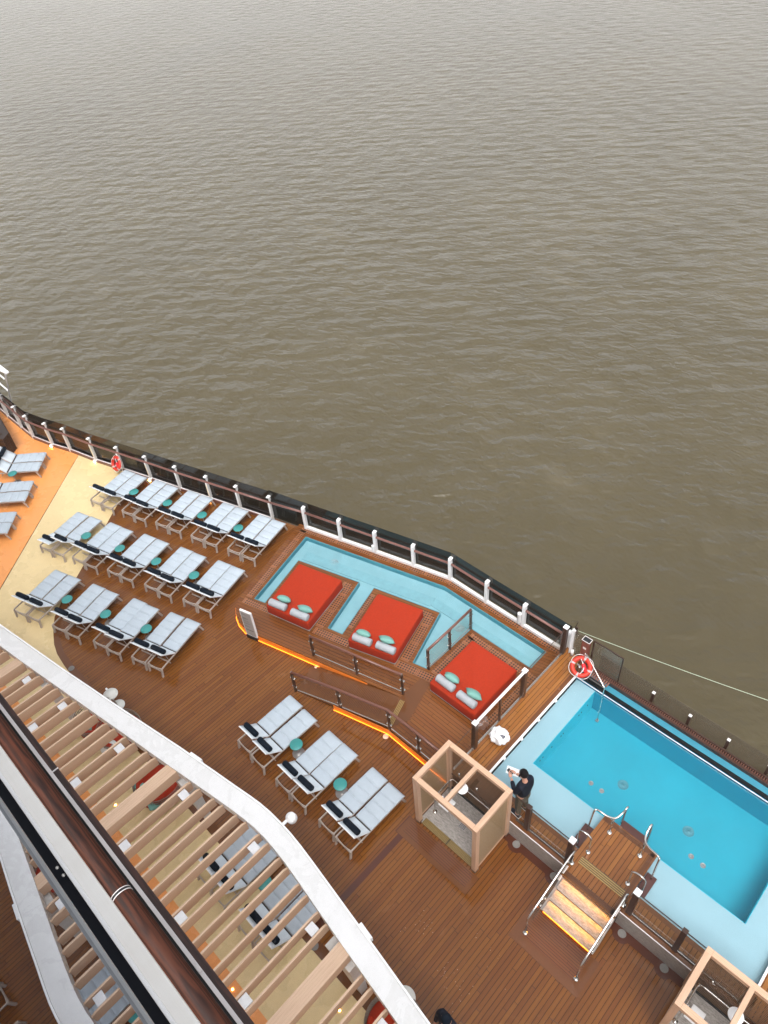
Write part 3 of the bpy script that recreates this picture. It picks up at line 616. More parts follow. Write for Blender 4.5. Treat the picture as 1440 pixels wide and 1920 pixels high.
# ------------------------------------------------------------------ RED SUNBEDS
def puff(mb, sx, sy, sz, mat4, n=10, pinch=.35):
    """a square cushion with pinched corners"""
    top, bot = [], []
    for i in range(n + 1):
        ra, rb = [], []
        for j in range(n + 1):
            u, v_ = i / n * 2 - 1, j / n * 2 - 1
            h = ((1 - u * u) * (1 - v_ * v_)) ** .58
            k = 1 - .10 * (1 - max(abs(u), abs(v_)) ** 6) * 0 - .07 * (1 - (abs(u * v_)) ** .5) * max(abs(u), abs(v_)) ** 3
            p = Vector((u * sx * k, v_ * sy * k, h * sz)); q = Vector((p.x, p.y, -h * sz))
            edge = i in (0, n) or j in (0, n)
            a = mb.bm.verts.new(mat4 @ p); ra.append(a); rb.append(a if edge else mb.bm.verts.new(mat4 @ q))
        top.append(ra); bot.append(rb)
    for i in range(n):
        for j in range(n):
            f = mb.bm.faces.new((top[i][j], top[i + 1][j], top[i + 1][j + 1], top[i][j + 1])); f.smooth = True
            vs = (bot[i][j], bot[i][j + 1], bot[i + 1][j + 1], bot[i + 1][j])
            if len(set(vs)) == 4:
                try: f = mb.bm.faces.new(vs); f.smooth = True
                except ValueError: pass
def sunbed(corners, lab, cushions):
    """corners: far-left, far-right, near-right, near-left (x, y)"""
    c = [Vector(p) for p in corners]; ctr = sum(c, Vector((0, 0))) / 4
    r = empty('sunbed', (ctr.x, ctr.y, .25), 0, lab, 'sunbed', 'red double sunbeds round the shallow pool')
    def shrink(k): return [tuple(ctr + (p - ctr) * k) for p in c]
    bm_ = MB().prism(shrink(1.0)[::-1], .29, .66); es = bm_.bm.edges[:]; bmesh.ops.bevel(bm_.bm, geom=es, offset=.045, segments=4, affect='EDGES', profile=.5)
    BW(bm_, 'mattress', M['red'], r, smooth=True)
    BW(MB().prism(shrink(.985)[::-1], .262, .305), 'bed_base', M['greyf'], r)
    yd = math.atan2((c[1] - c[0]).y, (c[1] - c[0]).x)
    ft = MB()
    for p in shrink(.9): ft.box((p[0], p[1], .257), (.06, .06, .014))
    BW(ft, 'bed_feet', M['blk'], r)
    for k, (bx, by, ba, px_, py_, pa, tilt) in enumerate(cushions):
        side = ('left', 'right')[k]
        which = lab.split(' sunbed')[0].split()[0]
        b = MB(); hw, R = .29, .112; m = Matrix.Rotation(math.radians(ba), 3, 'Z') @ Matrix.Rotation(math.pi / 2, 3, 'Y')
        b.lathe([(0, -hw), (R * .7, -hw), (R * .92, -hw + .012), (R, -hw + .04), (R * 1.01, 0), (R, hw - .04), (R * .92, hw - .012), (R * .7, hw), (0, hw)], (bx, by, .655 + R), 20, m)
        for s in (-1, 1): b.lathe([(R * .98, s * (hw - .03) - .004), (R * 1.04, s * (hw - .03)), (R * .98, s * (hw - .03) + .004)], (bx, by, .655 + R), 20, m)
        tag(b.build('bolster', M['greyf']), f'grey cylindrical bolster on the {side} of the {lab.split(",")[0]}', 'bolster', 'grey bolsters on the red sunbeds')
        q = MB(); m4 = Matrix.Translation((px_, py_, .655 + .15)) @ Matrix.Rotation(math.radians(ba), 4, 'Z') @ Matrix.Rotation(math.radians(tilt), 4, 'X') @ Matrix.Rotation(math.radians(pa), 4, 'Z')
        puff(q, .22, .22, .105, m4)
        tag(q.build('cushion', M['aqua']), f'aqua square cushion leaning on the {side} bolster of the {lab.split(",")[0]}', 'cushion', 'aqua cushions on the red sunbeds')
sunbed([(-13.77, 8.72), (-12.23, 9.12), (-11.79, 7.32), (-13.25, 6.95)], 'left red double sunbed, beside the menu sign', [(-12.90, 7.15, 15.5, -12.90, 7.40, 28, -50), (-12.13, 7.33, 15.5, -12.14, 7.56, 38, -46)])
sunbed([(-11.05, 9.46), (-9.61, 9.88), (-9.11, 8.13), (-10.5, 7.68)], 'middle red double sunbed, between two channels of the shallow pool', [(-10.12, 7.90, 15.5, -10.22, 8.06, 20, -52), (-9.43, 8.13, 15.5, -9.58, 8.33, 32, -46)])
sunbed([(-7.87, 9.97), (-6.34, 9.98), (-6.34, 8.17), (-7.85, 8.15)], 'right red double sunbed, between glass rail and pool walkway', [(-7.46, 8.36, 0, -7.42, 8.58, 24, -50), (-6.73, 8.34, 0, -6.68, 8.57, 34, -46)])
# ------------------------------------------------------------------ SIGN
sg = empty('menu_sign', (-13.05, 6.17, 0), math.radians(15.5), 'white upright sign board with grey text beside the left sunbed', 'sign')
MB().box((0, 0, .70), (.40, .06, 1.12), bev=.005).build('board', M['capw'], sg)
MB().box((0, -.032, .70), (.35, .004, 1.04)).build('notice_panel', simple('notice_grey', (0.33, 0.31, 0.30), .4), sg)
MB().box((0, 0, .07), (.40, .10, .14)).build('base', M['blk'], sg)
tx = MB()
for z, wd in ((1.14, .14), (1.10, .20), (.98, .16), (.955, .22), (.93, .20), (.90, .12), (.84, .22), (.80, .2), (.74, .24), (.70, .22), (.60, .22), (.57, .2)): tx.box((-.16 + wd / 2, -.035, z), (wd, .003, .010))
tx.box((-.01, -.035, .42), (.30, .003, .03)); tx.build('text_lines', simple('text_dark', (0.10, 0.09, 0.09), .5), sg)

# ------------------------------------------------------------------ OUTER RAILING
def lerp2(a, b, t): return (a[0] + (b[0] - a[0]) * t, a[1] + (b[1] - a[1]) * t)
def railing(pts, z0, lab, right, base_mat, glassmat, lamps=(), htop=1.13, nm='deck_railing'):
    r = empty(nm, (pts[len(pts) // 2][0], pts[len(pts) // 2][1], z0), 0, lab, 'railing')
    hz = z0 + (.86 if not right else .72)
    for i, (x, y) in enumerate(pts):
        a = Vector(pts[max(i - 1, 0)]); b = Vector(pts[min(i + 1, len(pts) - 1)]); t = (b - a).normalized(); nx, ny = t.y, -t.x   # inboard
        rz = math.atan2(t.y, t.x); ox, oy = -nx, -ny
        P = MB()
        if right: P.box((x, y, z0 + .45), (.10, .11, .9), rz, bev=.008)
        else:
            P.box((x, y, z0 + .42), (.065, .10, .84), rz, bev=.006); P.box((x + ox * .05, y + oy * .05, z0 + .62), (.05, .04, .9), rz)
        BW(P, 'post', M['white'] if right else M['paint'], r)
        C = MB(); C.box((x + ox * .03, y + oy * .03, z0 + (.92 if right else 1.09)), (.11, .14, .045), rz, bev=.01)
        if not right: C.box((x + ox * .06, y + oy * .06, z0 + 1.0), (.07, .06, .16), rz, bev=.01)
        BW(C, 'post_cap', M['capw'], r)
        K = MB(); K.bar((x, y, hz - .10), (x, y, hz), .03, .03); 
        if not right: K.box((x + ox * .045, y + oy * .045, z0 + .25), (.05, .05, .06), rz)
        BW(K, 'clamp', M['bronze'], r)
        if i in lamps:
            lm = MB(); lm.box((x + nx * .06, y + ny * .06, z0 + .07), (.15, .09, .10), rz, bev=.01); lo = BW(lm, 'lamp_box', M['paint'], r)
            le = MB(); le.box((x + nx * .11, y + ny * .11, z0 + .05), (.12, .012, .05), rz); BW(le, 'lamp_lens', M['lamp'], r)
            l2 = MB(); l2.box((x + nx * .056, y + ny * .056, z0 + .52), (.012, .012, .5), rz); BW(l2, 'lamp_strip', simple('dim_lamp', (0.95, 0.75, 0.45), .4) , r)
    H = MB(); H.tube([(x, y, hz) for x, y in pts], .038, 10); BW(H, 'handrail', M['railwoodL'], r)
    for a, b in zip(pts, pts[1:]):
        t = (Vector(b) - Vector(a)).normalized(); o = Vector((-t.y, t.x)) * .09
        g0, g1 = z0 + (.12 if not right else .10), z0 + (1.30 if not right else 1.10)
        G = MB(); p, q = lerp2(a, b, .0), lerp2(a, b, 1.0); G.bar((p[0] + o.x, p[1] + o.y, (g0 + g1) / 2), (q[0] + o.x, q[1] + o.y, (g0 + g1) / 2), .012, g1 - g0)
        BW(G, 'glass_panel', glassmat, r)
    S_ = MB()
    for a, b in zip(pts, pts[1:]):
        S_.bar((*a, z0 + .05), (*b, z0 + .05), .09, .10)
    BW(S_, 'base_rail', base_mat, r); S2 = MB()
    if not right:
        for a, b in zip(pts, pts[1:]): S2.bar((*a, z0 + .125), (*b, z0 + .125), .03, .03)
        BW(S2, 'trim_rail', M['tape'], r)
        S3 = MB()
        for a, b in zip(pts, pts[1:]):
            t = (Vector(b) - Vector(a)).normalized(); o = Vector((-t.y, t.x)) * .10; S3.bar((a[0] + o.x, a[1] + o.y, .1), (b[0] + o.x, b[1] + o.y, .1), .02, .5)
        BW(S3, 'kick_plate', M['blk'], r)
    return r
PL = [(-32.6, 6.6), (-31.3, 6.56), (-30.03, 6.54), (-28.78, 6.54), (-27.78, 6.55), (-26.66, 6.82), (-25.76, 7.12), (-24.37, 7.46), (-23.05, 7.85), (-21.72, 8.24), (-20.36, 8.63), (-19.03, 9.03), (-17.79, 9.40), (-16.49, 9.79)]
railing(PL, 0.0, 'long brown handrail on white clamped posts with dark glass along the left deck edge', False, M['railwood'], M['browngl'], lamps=(5, 7, 9, 11))
PR = [(-16.3, 9.83), (-15.11, 10.15), (-13.8, 10.51), (-12.53, 10.86), (-11.22, 11.21), (-10.0, 11.53), (-8.61, 11.53), (-7.28, 11.54), (-5.82, 11.55)]
railing(PR[1:], .25, 'brown handrail on white square posts with dark glass behind the shallow pool', True, M['white'], M['darkglass'])
# short joining bay
jb = empty('joining_glass', (-15.8, 9.97, 0), 0, 'dark glass bay joining the two outer railings beside the shallow pool', 'glass panel')
b = MB(); b.bar((-16.52, 9.88, .72), (-15.13, 10.24, .72), .012, 1.24); BW(b, 'glass_panel', M['darkglass'], jb)
b = MB(); b.tube([(-16.49, 9.79, .86), (-15.11, 10.15, .97)], .038, 10); BW(b, 'handrail', M['railwoodL'], jb)
# small white device boxes on two posts
for (x, y, l) in ((-12.53, 10.74, 'small white box clipped to a railing post above the middle sunbed'), (-7.36, 11.43, 'white cylinder device on a railing post near the walkway')):
    b = MB(); b.box((x, y, .55), (.08, .07, .26), bev=.012) if x < -10 else b.lathe([(0, .34), (.045, .34), (.055, .40), (.055, .72), (.06, .73), (.06, .76), (0, .76)], (x, y, .1), 16)
    tag(b.build('device_box', M['capw']), l, 'device')
# ------------------------------------------------------------------ INNER GLASS RAILS
def glassrail(pts, lab, zs, top='wood', cat='glass railing', h=.87):
    """pts of posts, zs base height for each"""
    r = empty('glass_railing', (*pts[0], zs[0]), 0, lab, cat)
    for (x, y), z in zip(pts, zs):
        a = Vector(pts[0]); b2 = Vector(pts[-1]); rz = math.atan2((b2 - a).y, (b2 - a).x)
        p = MB(); p.box((x, y, z + h / 2 - .01), (.045, .07, h), rz); po = BW(p, 'post', M['bronze'], r)
        k = MB()
        for zz in (.22, .62):
            for s in (-1, 1): k.box((x + s * .05 * math.cos(rz), y + s * .05 * math.sin(rz), z + zz), (.05, .05, .03), rz, bev=.006)
        ko = k.build('glass_clamps', M['steel'], po); 
    H = MB(); H.tube([(x, y, z + h + .01) for (x, y), z in zip(pts, zs)], .037, 10); BW(H, 'handrail', M['railwood'], r)
    E_ = MB()
    for i in (0, -1):
        d = Vector(pts[i]) - Vector(pts[1 if i == 0 else -2]); d.normalize(); E_.bar((pts[i][0], pts[i][1], zs[i] + h + .01), (pts[i][0] + d.x * .012, pts[i][1] + d.y * .012, zs[i] + h + .01), .07, .07)
    BW(E_, 'end_cap', M['steel'], r)
    for i in range(len(pts) - 1):
        a, b2 = Vector(pts[i]), Vector(pts[i + 1]); t = (b2 - a).normalized() * .05; a2, c2 = a + t, b2 - t; g = MB()
        z0, z1 = zs[i], zs[i + 1]
        q = [(a2.x, a2.y, z0 + .09), (c2.x, c2.y, z1 + .09), (c2.x, c2.y, z1 + .80), (a2.x, a2.y, z0 + .80)]
        n_ = Vector((-t.y, t.x, 0)).normalized() * .005
        f = [Vector(p) + n_ for p in q]; k = [Vector(p) - n_ for p in q]; g.quad(f); g.quad(k[::-1])
        for j in range(4): g.quad([f[j], k[j], k[(j + 1) % 4], f[(j + 1) % 4]])
        BW(g, 'glass_panel', M['clearb'], r)
        s_ = MB(); s_.bar((a2.x, a2.y, z0 + .085), (c2.x, c2.y, z1 + .085), .02, .012); BW(s_, 'bottom_trim', M['steel'], r)
    return r
glassrail([(-11.08, 6.85), (-9.70, 7.23), (-8.32, 7.61)], 'upper wooden topped glass rail beside the ramp and middle sunbed', [.25, .25, .25])
glassrail([(-10.71, 5.81), (-9.33, 6.22), (-7.86, 6.61), (-6.86, 6.63), (-5.92, 6.63)], 'lower wooden topped glass rail bending from ramp to shower cubicle', [.02, .14, .25, .25, .25])
glassrail([(-8.33, 8.64), (-8.33, 9.54), (-8.34, 10.47)], 'short glass rail with flat wooden top left of the right sunbed', [.25, .25, .25])
# walkway fence
wf = empty('walkway_fence', (-5.79, 9.4, .62), 0, 'brown post and glass fence with white top bar beside the pool walkway', 'fence')
for y, cap in ((7.5, 1), (9.46, 1), (11.25, 1)):
    b = MB(); b.box((-5.79, y, 1.17), (.11, .11, 1.10)); b.box((-5.85, y, 1.15), (.04, .07, 1.05)); po = BW(b, 'post', M['bronzed'] if y > 11 else M['bronze'], wf)
    b = MB(); b.box((-5.79, y, 1.735), (.13, .13, .03), bev=.004); BW(b, 'post_cap', M['capw'], wf)
b = MB(); b.box((-5.79, 8.48, 1.12), (.05, .05, 1.0)); BW(b, 'post', M['bronze'], wf)
b = MB(); b.box((-5.79, 8.48, 1.70), (.06, 1.86, .035)); BW(b, 'top_bar', M['capw'], wf)
for y0, y1 in ((7.56, 8.45), (8.51, 9.40), (9.52, 11.19), (6.68, 7.44)):
    b = MB(); b.box((-5.79, (y0 + y1) / 2, 1.17), (.012, y1 - y0, .98)); BW(b, 'glass_panel', M['clearb'], wf)
    b = MB(); b.box((-5.79, (y0 + y1) / 2, .665), (.025, y1 - y0, .02)); b.box((-5.765, (y0 + y1) / 2, .65), (.012, y1 - y0, .015)); BW(b, 'bottom_trim', M['steel'], wf)
    if y0 > 9.45 or y0 < 7: b = MB(); b.box((-5.79, (y0 + y1) / 2, 1.665), (.014, y1 - y0, .012)); BW(b, 'top_trim', M['bronzed'], wf)
# pool-side glass fence on the stone wall
pf_l = 'dark framed glass fence on the stone wall left of pool steps', 'dark framed glass fence on the stone wall right of pool steps'
for k, (x0, x1, posts) in enumerate(((-4.0, -2.55, ((-3.66, 0), (-2.57, 1))), (-1.06, 1.4, ((-1.06, 1), (-.05, 0), (1.3, 0))))):
    f_ = empty('pool_fence', ((x0 + x1) / 2, 6.73, .62), 0, pf_l[k], 'fence', 'glass fences along the pool wall')
    for x, cap in posts:
        b = MB(); b.box((x, 6.73, 1.15), (.11 if not cap else .12, .10 if not cap else .13, 1.06)); BW(b, 'post', M['bronzed'], f_)
        if cap: b = MB(); b.box((x, 6.73, 1.70), (.13, .14, .035), bev=.004); BW(b, 'post_cap', M['capw'], f_)
    xs = [x0] + [p[0] for p in posts] + [x1]; xs = sorted(set(xs))
    for a, c in zip(xs, xs[1:]):
        if c - a < .15: continue
        b = MB(); b.box(((a + c) / 2, 6.73, 1.16), (c - a - .1, .012, .98)); BW(b, 'glass_panel', M['clear'], f_)
        b = MB(); b.box(((a + c) / 2, 6.73, .645), (c - a - .1, .05, .03)); BW(b, 'frame_trim', M['bronzed'], f_); b = MB(); b.box(((a + c) / 2, 6.73, 1.655), (c - a - .1, .018, .018)); BW(b, 'frame_trim', M['bronzed'], f_)
        b = MB(); b.box(((a + c) / 2, 6.72, .664), (c - a - .1, .008, .006)); BW(b, 'metal_line', M['steel'], f_)
# outer low posts and glass beyond the overflow
og = empty('outer_glass_fence', (-1.5, 11.56, .3), 0, 'smoked glass fence on dark stub posts beyond the pool overflow', 'fence')
for x in (-3.29, -2.31, -1.33, -.35, .63, 1.6):
    b = MB(); b.box((x, 11.54, .62), (.07, .07, .55)); BW(b, 'post', M['bronzed'], og)
    b = MB(); b.box((x, 11.54, .902), (.075, .075, .012)); b.box((x, 11.54, .912), (.08, .018, .006), .6); b.box((x, 11.54, .912), (.08, .018, .006), -.6); BW(b, 'post_cap', M['tape'], og)
b = MB(); b.box((-1.3, 11.72, .45), (7.2, .012, .95)); BW(b, 'glass_panel', M['smoke'], og)
# ------------------------------------------------------------------ POOL STEPS
ps = empty('pool_steps', (-1.9, 7.0, 0), 0, 'teak platform with lit granite steps and curved handrails into the pool', 'steps')
X0, X1 = -2.46, -1.27
b = MB(); b.prism([(-2.56, 6.395), (-1.21, 6.395), (-1.21, 8.14), (-2.52, 8.14)], .605, .66); BW(b, 'platform', M['teakl'], ps)
b = MB()
for k in range(3): o = .05 + .035 * k; b.box((-1.88, 8.14 - o, .662), (1.25 - k * .05, .010, .006)); b.box((-1.22 - o, 7.2, .662), (.010, 1.8, .006)) ; b.box((-1.88, 6.42 + o, .662), (1.28, .010, .006)) 
BW(b, 'platform_grooves', simple('groove_dark', TEAKD, .4), ps)
b = MB(); b.box((-1.88, 8.08, .661), (1.26, .13, .003)); b.box((-1.27, 7.25, .661), (.12, 1.66, .003)); b.box((-1.88, 6.48, .661), (1.30, .12, .003)); BW(b, 'platform_border', M['border'], ps)
b = MB(); b.box((-1.9, 7.3, .35), (1.2, 1.6, .3)); b.box((-1.9, 6.56, .3), (1.2, .2, .6)); BW(b, 'substructure', M['borderd'], ps)
sr = simple('step_red_brown', (0.06, 0.018, 0.014), .35)
for c_, d_ in (((-2.66, 7.48, .50), (.22, .56, .05)), ((-1.09, 7.48, .50), (.22, .52, .05)), ((-1.86, 8.28, .50), (.62, .22, .05))): b = MB(); b.box(c_, d_, bev=.006); BW(b, 'side_step', sr, ps)
b = MB()
for k in range(4): b.box((-1.86, 6.86 + .045 * k, .668), (1.06, .022, .010))
BW(b, 'tactile_strip', M['gold'], ps)
b = MB()
for k in range(4): b.box((-1.86, 6.8825 + .045 * k, .664), (1.06, .020, .004))
BW(b, 'strip_base', simple('strip_dark', (0.05, 0.03, 0.015), .4), ps)
ty = [5.72, 5.95, 6.18, 6.41]; tz = [.155, .31, .465]
for k in range(3):
    b = MB(); b.box(((X0 + X1) / 2, (ty[k] + ty[k + 1]) / 2 + .0, tz[k] - .012), (X1 - X0, ty[k + 1] - ty[k] + .035, .024)); BW(b, 'tread', M['granite'], ps)
for k in range(4):
    z0 = 0 if k == 0 else tz[k - 1]; z1 = (tz + [.62])[k]
    b = MB(); b.box(((X0 + X1) / 2, ty[k] + .03, (z0 + z1) / 2 - .012), (X1 - X0, .012, z1 - z0 - .026)); BW(b, 'riser', M['fascia'] if k == 0 else M['granite'], ps)  # lowest riser reuses the colour with orange glow painted in
    b = MB(); zz = (z1 - .034) if k else .02; b.box(((X0 + X1) / 2, ty[k] + (.020 if k else .014), zz), (X1 - X0 - .02, .012, .012)); BW(b, 'led_strip', M['orangeglow'] if k == 0 else M['yellowglow'], ps)
for x in (X0 - .03, X1 + .03): b = MB(); b.bar((x, 6.5, .42), (x, 5.75, .02), .05, .14); BW(b, 'stringer', M['greym'], ps)
for x in (-2.50, -1.24):
    b = MB(); q = [(x, 6.60, .72), (x, 5.42, .10), (x, 5.42, .74), (x, 6.60, 1.20)]
    f = [Vector(p) + Vector((.006, 0, 0)) for p in q]; k = [Vector(p) - Vector((.006, 0, 0)) for p in q]; b.quad(f); b.quad(k[::-1])
    for j in range(4): b.quad([f[j], k[j], k[(j + 1) % 4], f[(j + 1) % 4]])
    BW(b, 'glass_panel', M['smoke'], ps)
    b = MB(); b.bar((x, 6.62, .72), (x, 6.30, .56), .04, .06); BW(b, 'glass_channel', M['tape'], ps)
    b = MB(); xx = x + .02
    b.tube([(xx, 5.14, 0.0), (xx, 5.14, .78), (xx, 5.16, .84), (xx, 5.21, .88), (xx, 5.5, .99), (xx, 6.2, 1.22), (xx, 6.62, 1.33), (xx, 6.70, 1.33), (xx, 6.74, 1.29), (xx, 6.745, 1.2), (xx, 6.745, .66)], .022, 10)
    for p in ((5.14, .012), (6.745, .672)): b.lathe([(0, .014), (.05, .014), (.055, -.006)], (xx, p[0], p[1]), 16)
    for y, z in ((5.6, .62), (5.75, .70), (5.62, .95), (6.5, 1.22)): b.box((xx, y, z), (.05, .05, .05), bev=.01)
    BW(b, 'handrail', M['steel'], ps)
def smooth_path(P, n=6):
    P = [Vector(p) for p in P]; out = []
    for i in range(len(P) - 1):
        p0, p1, p2, p3 = P[max(i - 1, 0)], P[i], P[i + 1], P[min(i + 2, len(P) - 1)]
        for k in range(n):
            t = k / n; out.append(.5 * ((2 * p1) + (p2 - p0) * t + (2 * p0 - 5 * p1 + 4 * p2 - p3) * t * t + (3 * p1 - p0 - 3 * p2 + p3) * t ** 3))
    out.append(P[-1]); return out
for paths in (
    [[(-2.66, 7.66, .50), (-2.64, 7.70, 1.35), (-2.60, 7.74, 1.45), (-2.50, 7.75, 1.47), (-2.36, 7.78, 1.43), (-2.22, 7.88, 1.38), (-2.16, 8.05, 1.42), (-2.14, 8.17, 1.50), (-2.14, 8.24, 1.45), (-2.17, 8.30, 1.2), (-2.18, 8.30, .50)], [(-2.24, 7.86, .66), (-2.24, 7.86, 1.38)]],
    [[(-1.08, 7.66, .50), (-1.09, 7.70, 1.35), (-1.12, 7.73, 1.44), (-1.20, 7.75, 1.45), (-1.35, 7.78, 1.42), (-1.49, 7.86, 1.39), (-1.56, 8.02, 1.42), (-1.57, 8.17, 1.50), (-1.565, 8.24, 1.45), (-1.56, 8.30, 1.2), (-1.55, 8.30, .50)], [(-1.49, 7.86, .66), (-1.49, 7.86, 1.39)]],
    [[(-2.35, 7.18, .66), (-2.35, 7.17, 1.22), (-2.36, 7.17, 1.34), (-2.44, 7.17, 1.41), (-2.55, 7.15, 1.43), (-2.62, 7.15, 1.36), (-2.64, 7.18, 1.2), (-2.64, 7.24, .50)]],
    [[(-1.38, 7.18, .66), (-1.38, 7.16, 1.22), (-1.37, 7.15, 1.34), (-1.29, 7.16, 1.41), (-1.17, 7.16, 1.43), (-1.09, 7.16, 1.36), (-1.08, 7.19, 1.2), (-1.08, 7.25, .50)]]):
    b = MB(); b.tube(smooth_path(paths[0], 5), .022, 10)
    for p in paths[1:]: b.tube(p, .022, 10); b.lathe([(0, .014), (.05, .014), (.055, -.006)], (p[0][0], p[0][1], .668), 16)
    if len(paths) == 1: b.lathe([(0, .014), (.05, .014), (.055, -.006)], (paths[0][0][0], 7.18, .668), 16)
    BW(b, 'grab_rail', M['steel'], ps)
# ------------------------------------------------------------------ SHOWER CUBICLES
def cubicle(x0, y0, x1, y1, H, lab, mirror=False):
    r = empty('shower_cubicle', ((x0 + x1) / 2, (y0 + y1) / 2, 0), 0, lab, 'shower cubicle', 'pale timber framed shower cubicles')
    T = .115
    for x, y in ((x0, y0), (x1, y0), (x0, y1), (x1, y1)):
        sx = T / 2 if x == x0 else -T / 2; sy = T / 2 if y == y0 else -T / 2
        b = MB(); b.box((x + sx, y + sy, (H - .1) / 2), (T, T, H - .1)); BW(b, 'post', M['oakz'], r)
        b = MB(); b.box((x + sx, y + sy, .03), (T + .01, T + .01, .06)); BW(b, 'post_shoe', M['bronzed'], r)
    for y, m_ in ((y0 + T / 2, 'oakx'), (y1 - T / 2, 'oakx')):
        b = MB(); b.box(((x0 + x1) / 2, y, H - .055), (x1 - x0, T, .11)); BW(b, 'beam', M[m_], r)
    xm = x0 + (x1 - x0) * .485
    for x, e in ((x0 + T / 2, 0), (x1 - T / 2, 0), (xm, .0)):
        b = MB(); b.box((x, (y0 + y1) / 2, H - .054), (T if x != xm else .09, y1 - y0 - 2 * T - .002, .108)); BW(b, 'beam', M['oak'], r)
    jt = MB()
    for x in (x0 + T, x1 - T):
        for y in (y0 + T / 2, y1 - T / 2): jt.box((x, y, H + .001), (.004, T, .003))
    BW(jt, 'joints', simple('joint_line', (0.25, 0.15, 0.10), .6), r)
    b = MB(); b.box(((x0 + x1) / 2, (y0 + y1) / 2 + .02, .013), (x1 - x0 - .1, y1 - y0 - .06, .024)); BW(b, 'floor_slab', M['granite'], r)
    b = MB()
    for s in (0, 1):
        for k in range(6):
            xa, xb = (x0 + .16, (x0 + x1) / 2 - .02) if s == 0 else ((x0 + x1) / 2 + .02, x1 - .16); b.box(((xa + xb) / 2, y0 + .05 + k * .028, .031), (xb - xa, .014, .010))
    BW(b, 'tactile_strip', M['gold'], r)
    b = MB(); b.box(((x0 + x1) / 2, y0 + .12, .027), (x1 - x0 - .30, .17, .006)); BW(b, 'strip_base', simple('strip_dark2', (0.06, 0.045, 0.02), .4), r)
    b = MB(); b.box((x0 + .92, y0 + .64, .028), (.17, .17, .006)); gd = BW(b, 'drain_grate', M['greym'], r)
    b = MB(); 
    for i in range(4):
        for j in range(4): b.box((x0 + .86 + i * .04, y0 + .58 + j * .04, .033), (.018, .018, .004))
    BW(b, 'drain_holes', M['blk'], r)
    for x in (x0 + .03, x1 - .03):
        b = MB(); b.box((x, (y0 + y1) / 2, 1.05), (.012, y1 - y0 - 2 * T, 1.86)); BW(b, 'side_screen', M['screen'], r)
        b = MB()
        for z in (.10, H - .14): b.box((x, (y0 + y1) / 2, z), (.025, y1 - y0 - 2 * T, .05))
        for y in (y0 + T + .012, y1 - T - .012): b.box((x, y, 1.05), (.025, .025, 1.86))
        BW(b, 'screen_frame', M['oakz'] , r)
    b = MB(); b.box(((x0 + x1) / 2, y1 - .035, 1.05), (x1 - x0 - 2 * T, .02, 1.88)); BW(b, 'back_panel', M['screenb'], r)
    b = MB(); b.box(((x0 + x1) / 2, y1 - .055, .06), (x1 - x0 - 2 * T, .02, .09)); BW(b, 'skirting', M['blk'], r)
    b = MB(); 
    for z in (.74,): b.box(((x0 + x1) / 2, y1 - .05, z), (x1 - x0 - 2 * T, .02, .03))
    BW(b, 'panel_rail', M['bronze'], r)
    b = MB(); xr = x0 + .21; yb = y1 - .16
    b.tube(smooth_path([(xr, y0 + .45, .03), (xr, y0 + .45, .72), (xr, y0 + .47, .79), (xr, y0 + .54, .80), (xr, yb - .12, .80), (xr + .03, yb - .03, .80), (xr + .12, yb, .80), (x1 - .22, yb, .80)], 4), .018, 8); b.tube([(xr, yb - .1, .03), (xr, yb - .1, .8)], .016, 8)
    b.lathe([(0, .03), (.05, .03), (.05, 0)], (xr, y0 + .45, .025), 14); BW(b, 'grab_rail', M['steel'], r)
    b = MB(); hx = x0 + .87; b.lathe([(0, .0), (.125, .0), (.135, .008), (.135, .02), (.125, .028), (.02, .034), (0, .034)], (hx, y1 - .58, 1.80), 28); BW(b, 'shower_head', M['capw'], r)
    b = MB(); b.tube(smooth_path([(hx, y1 - .05, 1.70), (hx, y1 - .12, 1.90), (hx, y1 - .35, 1.97), (hx, y1 - .55, 1.93), (hx, y1 - .58, 1.83)], 4), .012, 8); BW(b, 'shower_arm', M['steel'], r)
    for x in (x0 + .37, x0 + .90): b = MB(); b.lathe([(0, 0), (.028, 0), (.028, .03), (.012, .05), (0, .05)], (x, y1 - .06, 1.1), 12, Matrix.Rotation(math.pi / 2, 3, 'X')); b.box((x + .03, y1 - .11, 1.1), (.06, .012, .014)); BW(b, 'tap', M['steel'], r)
    b = MB(); sx = x0 + .42; b.box((sx, y0 + .55, .45), (.30, .11, .022), bev=.008); b.box((sx + .02, y0 + .72, .45), (.26, .18, .022), bev=.01); b.box((sx - .18, y0 + .66, .40), (.05, .14, .10), bev=.006); BW(b, 'fold_seat', M['white'], r)
    return r
cubicle(-5.83, 5.37, -4.03, 6.60, 2.112, 'open topped pale timber shower cubicle between ramp and pool steps')
cubicle(.37, 5.37, 2.17, 6.60, 2.112, 'open topped pale timber shower cubicle cut off at the bottom right corner')
